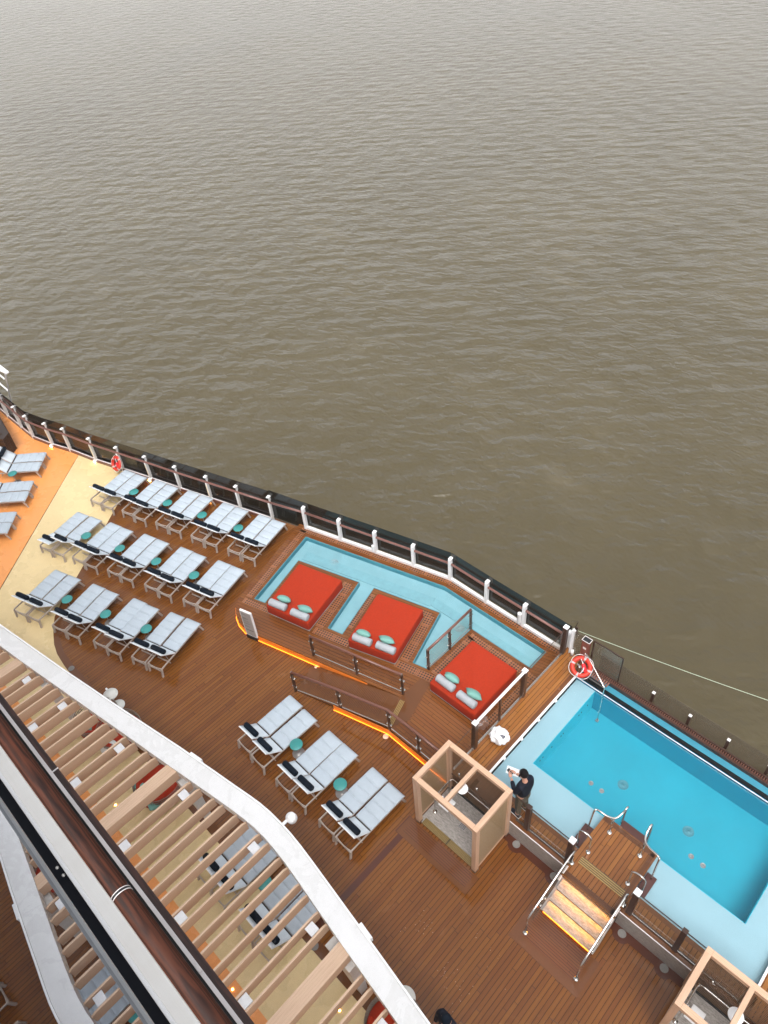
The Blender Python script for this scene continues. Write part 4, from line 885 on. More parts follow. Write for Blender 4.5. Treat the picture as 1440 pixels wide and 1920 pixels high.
# ------------------------------------------------------------------ POOL CORNER: gate, locker, lifebuoys, rope
gate = empty('pool_corner_gate', (-4.8, 11.1, .62), 0, 'smoked glass screen with dark frame at the pool corner by the lifebuoy', 'gate')
b = MB(); q = [(-5.0, 11.42, .62), (-4.18, 11.42, .62), (-4.18, 11.42, 1.62), (-5.0, 11.42, 1.62)]
b.box((-4.62, 11.42, 1.12), (.80, .012, 1.0)); BW(b, 'glass_panel', M['smoke'], gate)
b = MB(); b.box((-4.62, 11.42, 1.635), (.84, .03, .025)); b.box((-4.2, 11.42, 1.12), (.025, .03, 1.02)); b.box((-5.03, 11.40, 1.1), (.04, .05, 1.05)); BW(b, 'frame', M['bronzed'], gate)
b = MB(); b.box((-4.72, 11.06, .60), (.66, .06, .07)); BW(b, 'top_bar', M['blk'], gate)
b = MB(); b.box((-4.72, 11.02, .63), (.68, .014, .014)); b.box((-4.39, 11.02, .35), (.03, .03, .56)); BW(b, 'steel_edge', M['steel'], gate)
b = MB(); b.box((-4.76, 11.0, .40), (.60, .02, .34)); BW(b, 'lower_panel', M['clear'], gate)
b = MB()
for k in range(11): b.box((-5.0 + k * .065, 11.18, .60), (.035, .16, .03))
BW(b, 'grating_slats', simple('gate_slat', (0.20, 0.085, 0.06), .5), gate)
lk = empty('hose_locker', (-5.2, 11.42, .62), 0, 'red brown post locker with steel edged top behind the lifebuoy', 'locker')
b = MB(); b.box((-5.21, 11.36, 1.09), (.20, .14, .95)); BW(b, 'body', simple('locker_red', (0.18, 0.05, 0.035), .35), lk)
b = MB(); b.box((-5.21, 11.36, 1.572), (.22, .16, .02)); BW(b, 'top', M['blk'], lk)
b = MB()
for a_, c_ in (((-5.32, 11.28), (-5.10, 11.28)), ((-5.10, 11.28), (-5.10, 11.44)), ((-5.10, 11.44), (-5.32, 11.44)), ((-5.32, 11.44), (-5.32, 11.28))): b.bar((*a_, 1.586), (*c_, 1.586), .012, .008)
b.box((-5.21, 11.287, 1.30), (.09, .004, .07)); BW(b, 'steel_edge', M['tape'], lk)
ph = empty('pool_handrail', (-4.6, 10.9, .62), 0, 'angled stainless handrail running from lifebuoy down into the pool', 'handrail')
b = MB(); b.tube(smooth_path([(-5.02, 10.98, .62), (-5.02, 10.97, 1.5), (-5.0, 10.95, 1.58), (-4.94, 10.93, 1.60), (-4.80, 10.86, 1.58), (-4.25, 10.62, 1.34), (-4.18, 10.60, 1.26), (-4.18, 10.60, 1.1), (-4.18, 10.62, -.25)], 5), .016, 8); BW(b, 'rail_tube', M['steel'], ph)
b = MB(); b.box((-4.18, 10.62, -.25), (.07, .07, .05)); BW(b, 'foot_plate', M['greym'], ph)
st_ = empty('fence_end_post', (-5.68, 11.5, .62), 0, 'slim white end post with metal bracket beside the tall brown post', 'post')
b = MB(); b.box((-5.62, 11.40, 1.12), (.06, .06, .95)); b.box((-5.66, 11.40, 1.1), (.02, .10, 1.0)); BW(b, 'post', M['white'], st_)
b = MB(); b.tube([(-5.70, 11.5, 1.3), (-5.66, 11.58, 1.75), (-5.82, 11.6, 1.60)], .012, 6); b.box((-5.66, 11.60, 1.35), (.06, .04, .3)); BW(b, 'bracket', M['bronzed'], st_)
b = MB(); b.box((-5.45, 11.38, 1.15), (.36, .01, .9)); BW(b, 'glass_panel', M['smoke'], st_)
b = MB(); b.lathe([(0, 0), (.04, 0), (.04, .22), (0, .22)], (-5.55, 11.33, .64), 12); BW(b, 'canister', M['tape'], st_)
def ring(c, nrm, R, r_, lab, spin=0.0):
    root = empty('lifebuoy', c, 0, lab, 'lifebuoy', 'red lifebuoys on the railings')
    z = Vector(nrm).normalized(); x = z.cross(Vector((0, 0, 1))).normalized(); y = z.cross(x); m = Matrix((x, y, z)).transposed() @ Matrix.Rotation(spin, 3, 'Z')
    def P(a, rr, h=0): return m @ Vector((rr * math.cos(a), rr * math.sin(a), h))
    b = MB(); b.tube([P(2 * math.pi * k / 40, R) for k in range(40)], r_, 12, closed=True); b.build('float_ring', M['orangering'], root)
    for k in range(4):
        a0 = math.pi / 4 + k * math.pi / 2; b = MB(); b.tube([P(a0 + (j - 2) * .055, R) for j in range(5)], r_ * 1.05, 12); b.build('reflective_band', simple('band_grey', (0.42, 0.34, 0.34), .5), root)
    b = MB(); pts = []
    for k in range(48):
        a = 2 * math.pi * k / 48; pts.append(P(a, R + r_ * (1.05 + .55 * abs(math.sin(2 * (a - math.pi / 4)))), .01))
    b.tube(pts, .006, 5, closed=True)
    b.tube(smooth_path([P(.8, R + r_), P(1.6, R * .5, .07), P(3.2, R * .3, .05), P(4.4, R * .9, .09)], 6), .010, 5); b.build('grab_rope', simple('rope_white', (0.75, 0.70, 0.70), .6), root)
    b = MB(); b.lathe([(0, -.12), (.04, -.12), (.052, -.08), (.052, .08), (.03, .12), (0, .13)], P(2.5, R * .38), 14, m @ Matrix.Rotation(1.2, 3, 'X')); b.build('signal_light', simple('bright_red', (0.72, 0.01, 0.02), .35), root)
    b = MB(); b.tube([P(0, R * .2, -.05), P(0, R * .2, -.16)], .02, 6); b.box(P(0, 0, -.07), (.25, .03, .03)); b.build('holder', M['greym'], root)
ring((-4.98, 10.80, 1.22), (.25, -.55, .78), 0.222, .058, 'red lifebuoy with silver bands at the pool corner', .5)
ring((-22.95, 7.66, .52), (.05, -.80, .45), .23, .058, 'red lifebuoy hanging on the left railing above the loungers', .2)
b = MB(); b.tube([(-1.15 + (-4.65 - 0) * (1 - t) + 4.65 * 0 + (t > 1) * 0 + (t - 1) * 0 if False else -5.8 + 4.65 * t, 11.62 + 1.43 * t, 1.3 - .1 * t - .18 * t * (1.9 - t)) for t in [i / 12 * 1.9 for i in range(13)]], .008, 6)
tag(b.build('mooring_rope', M['rope']), 'thin pale green rope stretched over the water from the railing end', 'rope')
# rubbish bag
rb = empty('rubbish_bag', (-5.46, 8.06, .62), 0, 'knotted white plastic bag half open on the pool walkway', 'bag')
b = MB(); bmesh.ops.create_icosphere(b.bm, subdivisions=4, radius=1.0)
from mathutils import noise as mn
for vv in b.bm.verts:
    p = vv.co.copy(); k = 1 + .26 * mn.noise(p * 2.1) - .22 * abs(mn.noise(p * 3.7 + Vector((3, 1, 2)))) + .09 * mn.noise(p * 9)
    d = (p - Vector((.55, -.1, .83)).normalized()).length
    if d < .55: k -= .35 * (1 - d / .55)
    vv.co = Vector((p.x * .25 * k, p.y * .22 * k, max(p.z * .21 * k + .19, .003)))
b.build('bag_skin', M['bag'], rb, smooth=True)
b = MB(); bmesh.ops.create_icosphere(b.bm, subdivisions=3, radius=1.0)
for vv in b.bm.verts:
    p = vv.co.copy(); k = 1 + .2 * mn.noise(p * 5); vv.co = Vector((p.x * .075 * k + .088, p.y * .085 * k - .01, p.z * .05 * k + .285))
b.build('bag_contents', M['bagin'], rb, smooth=True)
# ------------------------------------------------------------------ FAR LEFT: louvred cabinet and white davit
cb = empty('louvred_cabinet', (-28.4, 5.5, 0), 0, 'dark brown slatted cabinet cut off at left edge', 'cabinet')
FP = [(-31.5, 6.35), (-29.3, 6.05), (-27.7, 5.75), (-27.45, 5.42), (-29.6, 4.3), (-32, 4.6)]
b = MB(); b.prism(FP, 0, .8); BW(b, 'body', simple('cabinet_brown', (0.022, 0.010, 0.006), .4), cb)
b = MB()
for i in range(3): ribbon(b, inset(FP[:5], -.02), .12 + i * .25, .16 + i * .25, .02)
for i in range(len(FP) - 1):
    for t in (0, .33, .66):
        p = lerp2(FP[i], FP[i + 1], t); b.box((p[0], p[1], .4), (.05, .05, .82))
BW(b, 'cabinet_frame', M['bronzed'], cb)
b = MB()
for i in range(14): b.bar((-31.5 + i * .28, 6.2 - i * .05, .815), (-31.2 + i * .26, 4.75 + i * .02, .815), .05, .02)
BW(b, 'slats', M['bronze'], cb)
dv = empty('white_boom', (-30.2, 7.1, 0), 0, 'white ladder like boom and curved tube at the left edge over the sea', 'boom')
b = MB(); b.prism([(-31.6, 7.05), (-30.1, 7.05), (-29.62, 7.12), (-29.68, 7.26), (-31.6, 7.26)], 2.0, 2.05); BW(b, 'top_plate', M['capw'], dv)
b = MB(); b.tube(smooth_path([(-29.75, 7.12, 2.0), (-29.9, 7.1, 1.7), (-30.3, 7.1, 1.05), (-30.55, 7.1, .7), (-31.0, 7.1, -.2), (-31.1, 7.1, -1)], 4), .028, 8); BW(b, 'curved_tube', M['tape'], dv)
b = MB()
for x, z in ((-30.2, 1.56), (-30.5, .85), (-31.3, -.25)): b.bar((x, 7.1, z), (x - 1.6, 7.2, z - .15), .06, .035)
BW(b, 'rungs', M['capw'], dv)
# ------------------------------------------------------------------ PERGOLA
pg = empty('pergola', (-8, 1.5, 0), 0, 'white rimmed pergola of pale timber slats over the seating deck', 'pergola')
OUT = [(-24, -.25), (-20, .47), (-16.32, 1.11), (-14.03, 1.49), (-11.67, 1.92), (-9.95, 2.25), (-8.9, 2.43), (-8.3, 2.53), (-7.9, 2.60), (-7.6, 2.645), (-7.3, 2.67), (-6.97, 2.675), (-6.65, 2.668), (-6.3, 2.64), (-5.9, 2.595), (-5.45, 2.54), (-4.0, 2.36), (-3.16, 2.25), (-2.45, 2.16), (-.5, 1.91), (3, 1.46)]
INN = [(-24, -.68), (-20, .03), (-15.95, .74), (-14.97, .9), (-12.53, 1.335), (-9.86, 1.81), (-8.9, 1.985), (-8.49, 2.06), (-7.9, 2.16), (-7.6, 2.205), (-7.3, 2.235), (-7.0, 2.245), (-6.7, 2.235), (-6.3, 2.205), (-5.83, 2.15), (-5.3, 2.08), (-4.52, 1.98), (-3.54, 1.865), (-2.87, 1.785), (-.5, 1.49), (3, 1.05)]
def mk_rimw():
    m, t, b = newmat('weathered_white_rim'); p = pos(t); n1 = noise(t, p, 1.3, 6, 0.65, 0.8); n2 = noise(t, p, 14, 4, 0.6)
    f = mth(t, 'ADD', mth(t, 'MULTIPLY', n1, .75), mth(t, 'MULTIPLY', n2, .25))
    t.links.new(mixc(t, maprange(t, f, .38, .60, 0, 1), (0.61, 0.61, 0.61, 1), (0.665, 0.665, 0.675, 1)), b.inputs['Base Color']); t.links.new(maprange(t, n1, .35, .65, .18, .42), b.inputs['Roughness']); return m
b = MB(); b.prism(OUT + INN[::-1], 2.36, 2.61); BW(b, 'rim', mk_rimw(), pg)
lip = MB(); ribbon(lip, inset(OUT, .018), 2.58, 2.65, .036); BW(lip, 'rim_lip', M['capw'], pg)
def yin(x):
    for a, c in zip(INN, INN[1:]):
        if a[0] <= x <= c[0]: return a[1] + (c[1] - a[1]) * (x - a[0]) / (c[0] - a[0])
SX = [-18.0, -17.72, -17.33, -17.05, -16.68, -16.4, -16.0, -15.73, -14.61, -14.35, -13.92, -13.67, -13.24, -12.97, -12.56, -12.29, -11.88, -11.61, -11.22, -10.94, -10.53, -10.26, -9.19, -8.91, -8.50, -8.24, -7.85, -7.58, -7.18, -6.90, -6.50, -6.24, -5.84, -5.57, -5.19, -4.91, -3.83, -3.57, -3.15, -2.89, -2.47, -2.21, -1.8, -1.53, -1.1]
for x in SX:
    ye = yin(x) - .005; b = MB(); w_ = .021
    q = [(-.9, 2.24), (ye, 2.24), (ye, 2.50), (ye - .09, 2.545), (-.9, 2.545)]
    f = [b.bm.verts.new((x + w_, y, z)) for y, z in q]; k = [b.bm.verts.new((x - w_, y, z)) for y, z in q]
    b.bm.faces.new(f); b.bm.faces.new(k[::-1])
    for j in range(5): b.bm.faces.new((f[j], k[j], k[(j + 1) % 5], f[(j + 1) % 5]))
    BW(b, 'slat', M['oakslat'], pg)
for x0, x1 in ((-15.27, -15.0), (-9.89, -9.59), (-4.51, -4.21)):
    b = MB(); b.prism([(x0, -.9), (x1, -.9), (x1, yin(x1)), (x0, yin(x0))], 2.26, 2.56); BW(b, 'wide_beam', M['oakslat'], pg)
    b = MB(); w_ = (x1 - x0)
    for k in range(1, 6): b.box((x0 + w_ * k / 6, (yin(x0) - .9) / 2, 2.5605), (.003, yin(x0) + .85, .003))
    BW(b, 'beam_grooves', simple('beam_groove', (0.42, 0.27, 0.19), .6), pg)
for x, y in [(-14.47, .72), (-13.1, .96), (-11.08, 1.30), (-9.05, 1.66), (-7.04, 1.98), (-5.05, 1.78), (-3.02, 1.58), (-13.1, .2), (-11.08, .2), (-9.05, .2), (-7.04, .2), (-5.05, .2)]:
    b = MB(); b.box((x, y, 2.505), (.205, .19, .03), bev=.003); BW(b, 'slat_plate', simple('plate_white', (0.60, 0.60, 0.62), .4), pg)
for x, yb in ((-14.5, 1.12), (-9.62, 2.0), (-4.32, 2.02)):
    b = MB(); lo = [(x - .10, yb - .07), (x + .10, yb - .07), (x + .10, yb + .10), (x - .10, yb + .10)]; hi = [(x - .46, yb - .22), (x + .20, yb - .22), (x + .20, yb + .06), (x - .46, yb + .06)]
    f = [b.bm.verts.new((*p, 0.0)) for p in lo]; k = [b.bm.verts.new((*p, 2.15)) for p in hi]; b.bm.faces.new(f[::-1]); b.bm.faces.new(k)
    for j in range(4): b.bm.faces.new((f[j], f[(j + 1) % 4], k[(j + 1) % 4], k[j]))
    b.box((x - .13, yb + .1, 2.25), (.3, .12, .22)); BW(b, 'column', simple('column_white', (0.60, 0.60, 0.59), .5), pg)
for x, y, rz in ((-9.57, 2.35, .17), (-4.28, 2.43, -.13)):
    b = MB(); b.box((x, y, 2.48), (.34, .07, .16), rz, bev=.004); BW(b, 'edge_bracket', M['capw'], pg)  # small white bracket boxes on the outer edge of the rim
sl_ = empty('spotlight', (-6.9, 2.72, 2.62), 0, 'white round spotlight on a short arm at the bend of the white rim', 'spotlight')
b = MB(); b.box((0, -.01, .04), (.06, .14, .03)); b.box((0.0, .06, .05), (.035, .10, .05)); b.build('arm', M['capw'], sl_)
b = MB(); b.lathe([(0, -.11), (.095, -.11), (.11, -.09), (.11, .02), (.10, .05), (.06, .06), (.05, .085), (.02, .09), (0, .09)], (.02, .15, .05), 24, Matrix.Rotation(.25, 3, 'X')); b.build('lamp_head', M['capw'], sl_)
# ------------------------------------------------------------------ UNDER THE PERGOLA
def tub(x, y, rz, lab):
    r = empty('tub_chair', (x, y, 0), rz, lab, 'tub chair', 'round wicker tub chairs with red cushions')
    sh = MB(); n = 40; R = .56
    # woven strands: hoops and ribs with gaps
    for j in range(9):
        z = .12 + j * .065; rad = R * (.72 + .30 * math.sin(min(1, (j + 1) / 8) * math.pi / 2)); a0, a1 = math.radians(20 - j * 2), math.radians(340 + j * 2)
        back = [(rad * math.cos(a0 + (a1 - a0) * k / 30 + math.pi / 2), rad * math.sin(a0 + (a1 - a0) * k / 30 + math.pi / 2), z + .10 * (j / 8) * math.cos((k / 30 - .5) * math.pi)) for k in range(31)]
        sh.tube(back, .012, 5)
    for k in range(34):
        a = math.radians(20 + 320 * k / 33) + math.pi / 2; sh.tube([(R * (.72 + .30 * math.sin(min(1, (j + 1) / 8) * math.pi / 2)) * math.cos(a), R * (.72 + .30 * math.sin(min(1, (j + 1) / 8) * math.pi / 2)) * math.sin(a), .12 + j * .065) for j in (0, 2, 4, 6, 8)], .007, 4)
    sh.build('wicker_shell', M['wicker'], r)
    b = MB(); b.lathe([(0, .02), (.40, .02), (.42, .10), (0, .12)], n=28); b.build('wicker_base', M['wicker'], r)
    b = MB(); b.lathe([(0, .14), (.44, .14), (.52, .20), (.56, .34), (.56, .46), (.50, .52), (0, .55)], n=32); b.build('seat_cushion', M['red'], r)
    b = MB(); g = []
    for k in range(13):
        a = math.radians(200 + 140 * k / 12) ; c_, s_ = math.cos(a), math.sin(a)
        g.append([b.bm.verts.new((rr * c_, rr * s_, zz)) for rr, zz in ((.50, .34), (.53, .62), (.50, .68), (.43, .66), (.38, .36))])
    for p_, q_ in zip(g, g[1:]):
        for i in range(4): b.bm.faces.new((p_[i], p_[i + 1], q_[i + 1], q_[i])).smooth = True
    b.build('back_cushion', M['red'], r)
    return r
def cush(x, y, z, rz, tl, lab):
    q = MB(); puff(q, .21, .21, .085, Matrix.Translation((x, y, z)) @ Matrix.Rotation(rz, 4, 'Z') @ Matrix.Rotation(tl, 4, 'X')); tag(q.build('cushion', M['aqua']), lab, 'cushion')
tub(-13.75, 1.55, .35, 'wicker tub chair with red cushion under the pergola at far left'); tub(-12.95, 1.75, -.6, 'second wicker tub chair with red cushion partly under the white rim')
tub(-10.95, 1.62, .15, 'wicker tub chair with red cushion beside the wide beam'); tub(-3.25, 1.95, .1, 'wicker tub chair with red cushion at the bottom edge')
cush(-13.75, 1.22, .5, .2, -.9, 'aqua cushion in the tub chair at far left'); cush(-13.0, 1.40, .5, -.5, -.9, 'aqua cushion in the tub chair next to the white table')
cush(-11.2, 1.30, .5, .3, -.8, 'aqua cushion left of the wide beam in tub chair'); cush(-10.62, 1.28, .5, -.2, -.7, 'aqua cushion right of the wide beam in tub chair')
for x, y, z, R, l in ((-14.12, 2.17, .58, .20, 'larger white round table top outside the pergola rim'), (-13.72, 2.14, .50, .18, 'smaller white round table beside the pergola rim'), (-12.72, 1.30, .60, .21, 'white round table visible between pergola slats'), (-3.42, 2.42, .60, .22, 'white round table half hidden by the rim at bottom')):
    r = empty('cafe_table', (x, y, 0), 0, l, 'table', 'white round tables near the tub chairs')
    MB().lathe([(0, z - .02), (R - .01, z - .02), (R, z - .01), (R, z), (0, z + .002)], n=30).build('table_top', simple('table_white', (0.60, 0.60, 0.57), .4), r)
    MB().lathe([(.02, .01), (.02, z - .02)], n=10).build('stem', M['greym'], r); MB().lathe([(0, 0), (.16, 0), (.16, .012), (0, .02)], n=24).build('base', M['greym'], r)
    if z == .58: MB().box((-.24, .02, z - .03), (.09, .05, .02)).build('table_handle', M['white'], r)
# lit spots in the floor
for x, y, l in ((-11.62, .62, 'tiny lit floor spot by the wide beam'), (-6.25, .18, 'tiny lit floor spot on orange band under pergola'), (-4.35, 1.45, 'tiny lit floor spot on the mustard floor at the bottom')):
    b = MB(); b.lathe([(0, .01), (.022, .01), (.022, .003)], (x, y, 0), 12); tag(b.build('floor_spot', M['lamp']), l, 'floor spot', 'tiny lit spots in the floor')
# ------------------------------------------------------------------ NEAR BALCONY EDGE (below the camera)
C0 = 17.5985; Z = C0 - 2.3
be = empty('balcony_edge', (-2, -.1, Z), 0, 'dark varnished timber handrail with steel channel and glass base of the near balcony', 'railing')
def Y(deg, D): return math.tan(math.radians(deg)) * D
XA, XB = -14, 5
def xbar(y0, y1, z0, z1, name, mat, bev=.002):
    b = MB(); b.box(((XA + XB) / 2, (y0 + y1) / 2, (z0 + z1) / 2), (XB - XA, abs(y1 - y0), abs(z1 - z0)), bev=bev); return BW(b, name, mat, be)
DR = 2.62
xbar(Y(-.95, DR + .1), Y(.38, DR + .1), C0 - DR - .16, C0 - DR - .10, 'timber_plank', M['mahogd'], .004)
xbar(Y(-.42, DR + .06), Y(-.13, DR + .06), C0 - DR - .10, C0 - DR - .06, 'steel_channel', M['tape'], .001); xbar(Y(-.80, DR + .08), Y(-.42, DR + .08), C0 - DR - .099, C0 - DR - .08, 'channel_gap_shade', M['blk'], 0)  # black bar stands for the shade in the gap beside the channel
yc, R = Y(-1.42, DR), .0375
b = MB(); b.tube([(XA, yc, C0 - DR), (XB, yc, C0 - DR)], R, 32); BW(b, 'handrail', M['mahog'], be)
for xg in (-1.43, -3.9, 1.0):
    for dx in (-.006, .006): b = MB(); b.tube([(xg + dx - .0015, yc, C0 - DR), (xg + dx + .0015, yc, C0 - DR)], R + .0012, 32); BW(b, 'joint_ring', M['tape'], be)
    b = MB(); b.tube([(xg - .0045, yc, C0 - DR), (xg + .0045, yc, C0 - DR)], R + .0005, 32); BW(b, 'joint_seal', M['blk'], be)
b = MB(); b.box((-2.11, Y(.1, DR + .1), C0 - DR - .099), (.005, .030, .004)); BW(b, 'plank_joint', M['tape'], be)
b = MB(); b.box((-1.08, Y(-.28, DR + .06), C0 - DR - .056), (.03, .014, .012), bev=.003); BW(b, 'channel_clip', M['tape'], be)
def mk_alu():
    m, t, b = newmat('brushed_white_band'); p = pos(t, scale=(3.0, 60, 60)); n1 = noise(t, pos(t, scale=(6, 1, 1)), 1.6, 4, .6, .5); n2 = noise(t, p, 3, 3)
    f = mth(t, 'ADD', mth(t, 'MULTIPLY', n1, .7), mth(t, 'MULTIPLY', n2, .3))
    t.links.new(mixc(t, maprange(t, f, .35, .65, 0, 1), (0.72, 0.70, 0.67, 1), (0.78, 0.77, 0.75, 1)), b.inputs['Base Color']); b.inputs['Roughness'].default_value = .5; return m
DB = 1.88
xbar(Y(-3.20, DB), Y(-2.1, DB), C0 - DB - .04, C0 - DB, 'white_band', mk_alu()); xbar(Y(-3.46, DB), Y(-3.18, DB), C0 - DB - .05, C0 - DB + .008, 'bright_edge', M['capw'], .002)
gm, gt_, gb = newmat('rubber_dark'); gb.inputs['Base Color'].default_value = (.006, .007, .011, 1); gb.inputs['Roughness'].default_value = .3; gb.inputs['Specular IOR Level'].default_value = .12
xbar(Y(-5.4, DB), Y(-3.44, DB), C0 - DB - .05, C0 - DB - .006, 'rubber_seal', gm)
b = MB()
for x, y in ((-1.212, -.123), (-1.183, -.121)): b.lathe([(0, .004), (.003, .004), (.005, 0)], (x, y, C0 - DB - .006), 10)
BW(b, 'screws', M['steel'], be)
# leaning glass: its outer face mirrors the pergola
gm2, gt2, gb2 = newmat('balcony_glass'); gt2.nodes.remove(gb2); gg2 = gt2.nodes.new('ShaderNodeBsdfGlossy'); gg2.inputs['Color'].default_value = (.86, .88, .92, 1); gg2.inputs['Roughness'].default_value = 0.0; gf2 = gt2.nodes.new('ShaderNodeFresnel'); gf2.inputs[0].default_value = 1.5; gd2 = gt2.nodes.new('ShaderNodeBsdfDiffuse'); gd2.inputs[0].default_value = (.012, .012, .014, 1); gx2 = gt2.nodes.new('ShaderNodeMixShader'); gt2.links.new(mth(gt2, 'MULTIPLY', gf2.outputs[0], 1.15, clamp=True), gx2.inputs[0]); gt2.links.new(gd2.outputs[0], gx2.inputs[1]); gt2.links.new(gg2.outputs[0], gx2.inputs[2]); gt2.links.new(gx2.outputs[0], gt2.nodes['Material Output'].inputs[0])
def gy(D): return -.15 + .023 * D
Z1, Z0 = C0 - .5, C0 - 1.475
y1, y0 = gy(.5), gy(1.475)
b = MB(); b.quad([(XA, y0, Z0), (XB, y0, Z0), (XB, y1, Z1), (XA, y1, Z1)]); b.quad([(XA, y0 - .014, Z0), (XA, y1 - .014, Z1), (XB, y1 - .014, Z1), (XB, y0 - .014, Z0)])
b.quad([(XA, y0, Z0), (XA, y1, Z1), (XA, y1 - .014, Z1), (XA, y0 - .014, Z0)]); b.quad([(XB, y0, Z0), (XB, y0 - .014, Z0), (XB, y1 - .014, Z1), (XB, y1, Z1)]); b.quad([(XA, y1, Z1), (XB, y1, Z1), (XB, y1 - .014, Z1), (XA, y1 - .014, Z1)])
BW(b, 'glass_panel', gm2, be)
xbar(-.1172, -.1100, C0 - 1.50, C0 - 1.478, 'glass_shoe', simple('shoe_grey', (0.33, 0.34, 0.35), .4), .001)
xbar(-.26, -.145, C0 - 1.95, C0 - 1.52, 'upstand', M['white'], .001)
# ship side rising behind the viewer
SS = empty('superstructure', (-5, -5, 0), 0, 'white ship superstructure rising behind the near balcony', 'ship structure')
b = MB(); b.box((-8, -9, 6), (80, 10, 12.2)); b.box((-8, -9.5, 15.6), (80, 10, 7)); BW(b, 'wall', simple('ship_white', (0.7, 0.7, 0.7), .5), SS)
b = MB()
for zz in (13.6, 16.6):
    b.box((-8, -4.45, zz), (78, .08, 1.3))
BW(b, 'window_band', M['darkglass'], SS)
# ------------------------------------------------------------------ wet overcast air
hm = bpy.data.materials.new('haze_air'); hm.use_nodes = True; ht_ = hm.node_tree; ht_.nodes.clear()
ho = ht_.nodes.new('ShaderNodeOutputMaterial'); pv = ht_.nodes.new('ShaderNodeVolumePrincipled'); pv.inputs['Density'].default_value = HAZE; pv.inputs['Color'].default_value = (.97, .96, .93, 1)
ht_.links.new(pv.outputs[0], ho.inputs['Volume'])
b = MB(); b.box((0, 0, -4.25), (5100, 5100, 49.5)); tag(b.build('haze', hm), kind='stuff')
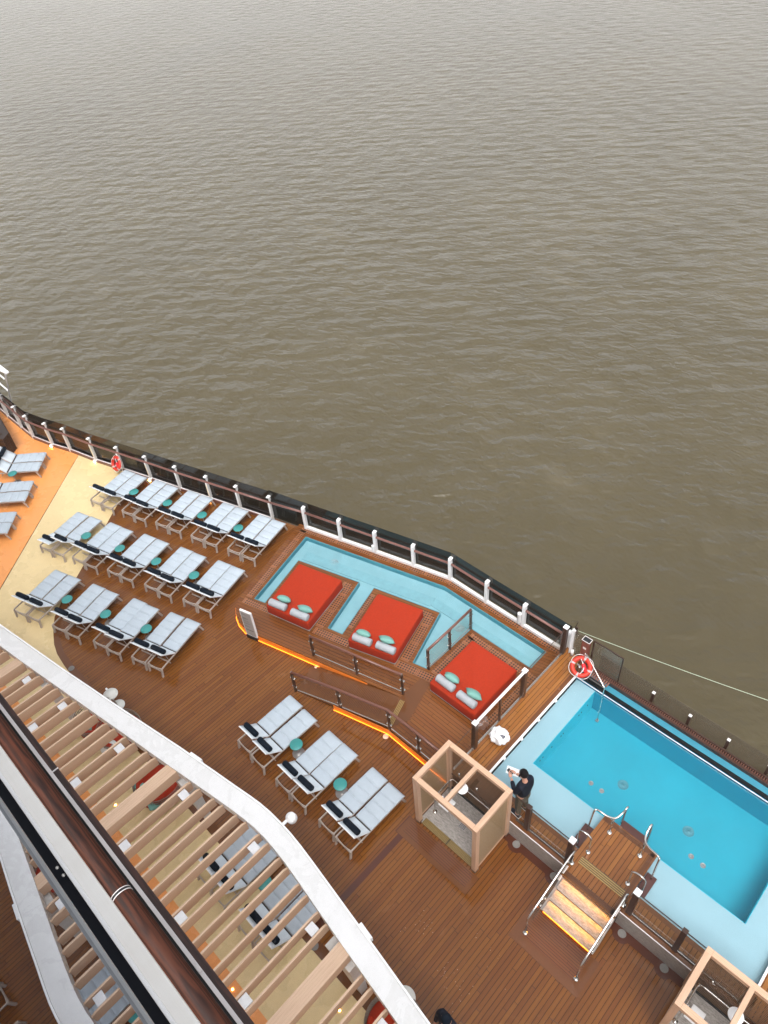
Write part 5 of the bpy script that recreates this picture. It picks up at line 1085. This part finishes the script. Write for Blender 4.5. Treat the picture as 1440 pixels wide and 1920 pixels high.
# ------------------------------------------------------------------ PEOPLE
def skin_mesh(name, V, E, mat, parent, sub=2):
    """V: list of ((x,y,z), r) ; E: edges. a branching tube body grown with the Skin modifier"""
    me = bpy.data.meshes.new(name); me.from_pydata([v[0] for v in V], E, []); o = bpy.data.objects.new(name, me); COL.objects.link(o); me.materials.append(mat)
    o.parent = parent; md = o.modifiers.new('skin', 'SKIN'); md.use_smooth_shade = True
    if not me.skin_vertices: me.skin_vertices.new()
    sk = me.skin_vertices[0].data
    for i, v in enumerate(V):
        r = v[1]; sk[i].radius = (r, r) if not isinstance(r, tuple) else r
        sk[i].use_root = (i == 0)
    s = o.modifiers.new('sub', 'SUBSURF'); s.levels = sub; s.render_levels = sub
    return o
def person(loc, rz, label, coat, hat=None, hands=True):
    r = empty('person', loc, rz, label, 'person')
    J = dict(pel=(0, 0, .96), wst=(0, -.01, 1.10), cst=(0, -.02, 1.32), nk=(0, .0, 1.51), hd=(0, .035, 1.60), hc=(0, .06, 1.69), ht=(0, .055, 1.765))
    def side(s): return [((s * .10, 0, .90), .085), ((s * .115, .02, .50), .058), ((s * .12, -.02, .10), .042), ((s * .125, .05, .045), .042), ((s * .13, .14, .035), .035)]
    arms = lambda s: [((s * .17, -.02, 1.44), .060), ((s * .245, .03, 1.20), .045), ((s * .10, .27, 1.24), .034), ((s * .075, .31, 1.26), .028)]
    if not hands: arms = lambda s: [((s * .18, -.02, 1.44), .060), ((s * .25, .0, 1.17), .045), ((s * .24, .10, .95), .034), ((s * .235, .12, .90), .028)]
    V = [(J['pel'], (.13, .10)), (J['wst'], (.13, .095)), (J['cst'], (.145, .11)), (J['nk'], .052), (J['hd'], .062), (J['hc'], (.082, .092)), (J['ht'], (.06, .068))]; E = [(0, 1), (1, 2), (2, 3), (3, 4), (4, 5), (5, 6)]
    for s in (-1, 1):
        k = len(V); V += side(s); E += [(0, k)] + [(k + i, k + i + 1) for i in range(4)]
        k = len(V); V += arms(s); E += [(2, k)] + [(k + i, k + i + 1) for i in range(3)]
    skin_mesh('body', V, E, M['skin'], r)
    # jacket
    V = [((0, 0, .90), (.19, .145)), ((0, -.01, 1.08), (.185, .145)), ((0, -.03, 1.32), (.20, .155)), ((0, -.01, 1.47), (.115, .095))]; E = [(0, 1), (1, 2), (2, 3)]
    for s in (-1, 1):
        k = len(V); a = arms(s); V += [(a[0][0], .085), (((a[0][0][0] + a[1][0][0]) / 2, (a[0][0][1] + a[1][0][1]) / 2, (a[0][0][2] + a[1][0][2]) / 2), .075), (a[1][0], .064), (a[2][0], .046)]; E += [(2, k)] + [(k + i, k + i + 1) for i in range(3)]
    skin_mesh('jacket', V, E, coat, r)
    V = [((0, 0, .94), (.155, .12))]; E = []
    for s in (-1, 1):
        k = len(V); V += [((s * .10, 0, .84), .105), ((s * .115, .015, .50), .080), ((s * .12, -.02, .13), .068)]; E += [(0, k), (k, k + 1), (k + 1, k + 2)]
    skin_mesh('trousers', V, E, M['trous'], r)
    for s in (-1, 1):
        b = MB(); b.box((s * .125, .05, .045), (.095, .27, .08), bev=.03); o = b.build('shoe', M['jacket'], r, smooth=True); MB().box((s * .125, .05, .010), (.10, .275, .02), bev=.006).build('sole', M['white'], o)
    # head details
    b = MB(); bmesh.ops.create_icosphere(b.bm, subdivisions=3, radius=1.0)
    for vv in b.bm.verts:
        p = vv.co.copy(); k = 1 + .10 * mn.noise(p * 6) + .05 * mn.noise(p * 15)
        if p.y > .35 and p.z < .45: k *= .80
        if p.z < -.35: k *= .86
        vv.co = Vector((p.x * .098 * k, p.y * .112 * k + .045, p.z * .105 * k + 1.735))
    b.build('hair', hat or M['hair'], r, smooth=True)
    b = MB(); b.bar((0, .145, 1.72), (0, .172, 1.665), .022, .02, bev=.006); b.build('nose', M['skin'], r, smooth=True)
    b = MB(); b.box((0, .148, 1.632), (.045, .014, .010), bev=.004); b.build('mouth', simple('lips', (0.35, 0.12, 0.10), .5), r)
    for s in (-1, 1):
        MB().lathe([(0, -.008), (.010, -.004), (.011, 0), (.010, .004), (0, .008)], (s * .032, .142, 1.695), 10).build('eye', M['blk'], r)
        MB().box((s * .092, .045, 1.685), (.018, .038, .06), bev=.008).build('ear', M['skin'], r, smooth=True)
        if hands:
            a = arms(s)[3][0]; px, py, pz = a
            V = [((px, py - .01, pz), (.030, .018)), ((px - s * .01, py + .04, pz + .01), (.036, .016)), ((px - s * .02, py + .075, pz + .018), (.034, .014))]; E = [(0, 1), (1, 2)]
            for j, L in enumerate((.058, .068, .064, .050)):
                k = len(V); zx = (j - 1.5) * .018
                V += [((px - s * .02 + zx * .3, py + .085, pz + .02 + zx), .009), ((px - s * (.03 + L * .35) + zx * .3, py + .085 + L * .55, pz + .022 + zx), .0085), ((px - s * (.04 + L * .75), py + .085 + L * .55, pz + .028 + zx), .0075)]; E += [(2, k), (k, k + 1), (k + 1, k + 2)]
            k = len(V); V += [((px - s * .035, py + .03, pz + .035), .011), ((px - s * .055, py + .06, pz + .050), .009), ((px - s * .060, py + .085, pz + .055), .008)]; E += [(0, k), (k, k + 1), (k + 1, k + 2)]
            skin_mesh('hand', V, E, M['skin'], r, 1)
        else:
            V = [((s * .235, .12, .90), (.022, .03)), ((s * .235, .14, .84), (.016, .036)), ((s * .235, .145, .80), (.014, .034))]; E = [(0, 1), (1, 2)]
            for j, L in enumerate((.06, .07, .066, .052)):
                k = len(V); q_ = (j - 1.5) * .018; V += [((s * .235, .145 + q_, .79), .009), ((s * .230, .150 + q_, .79 - L * .55), .008), ((s * .215, .155 + q_, .79 - L), .007)]; E += [(2, k), (k, k + 1), (k + 1, k + 2)]
            k = len(V); V += [((s * .215, .165, .86), .011), ((s * .20, .18, .83), .009)]; E += [(0, k), (k, k + 1)]
            skin_mesh('hand', V, E, M['skin'], r, 1)
    return r
PX, PY = -3.98, 6.95
person((PX, PY, .62), math.radians(84), 'person in navy jacket and khaki trousers holding a phone by the pool', M['jacket'])
def pw(x, y, z):
    a = math.radians(84); return (PX + x * math.cos(a) - y * math.sin(a), PY + x * math.sin(a) + y * math.cos(a), .62 + z)
ph_ = empty('phone', pw(0, .415, 1.29), math.radians(84), 'black phone held in both hands of the person by the pool', 'phone')
MB().box((0, 0, 0), (.078, .150, .010), rot=Matrix.Rotation(.35, 4, 'X'), bev=.004).build('phone_body', M['blk'], ph_)
pp = MB(); pp.box((0, 0, 0), (.20, .28, .003)); pp_o = pp.build('paper_sheet', M['capw']); pp_o.location = pw(.07, .40, 1.235); pp_o.rotation_euler = (.1, .15, math.radians(84) + .5); tag(pp_o, 'sheet of white paper held under the phone', 'paper')
person((-2.42, 2.57, 0), math.radians(175), 'person in dark navy clothes whose head and shoulders show at bottom edge', M['jacket'], hat=M['navy'], hands=False)
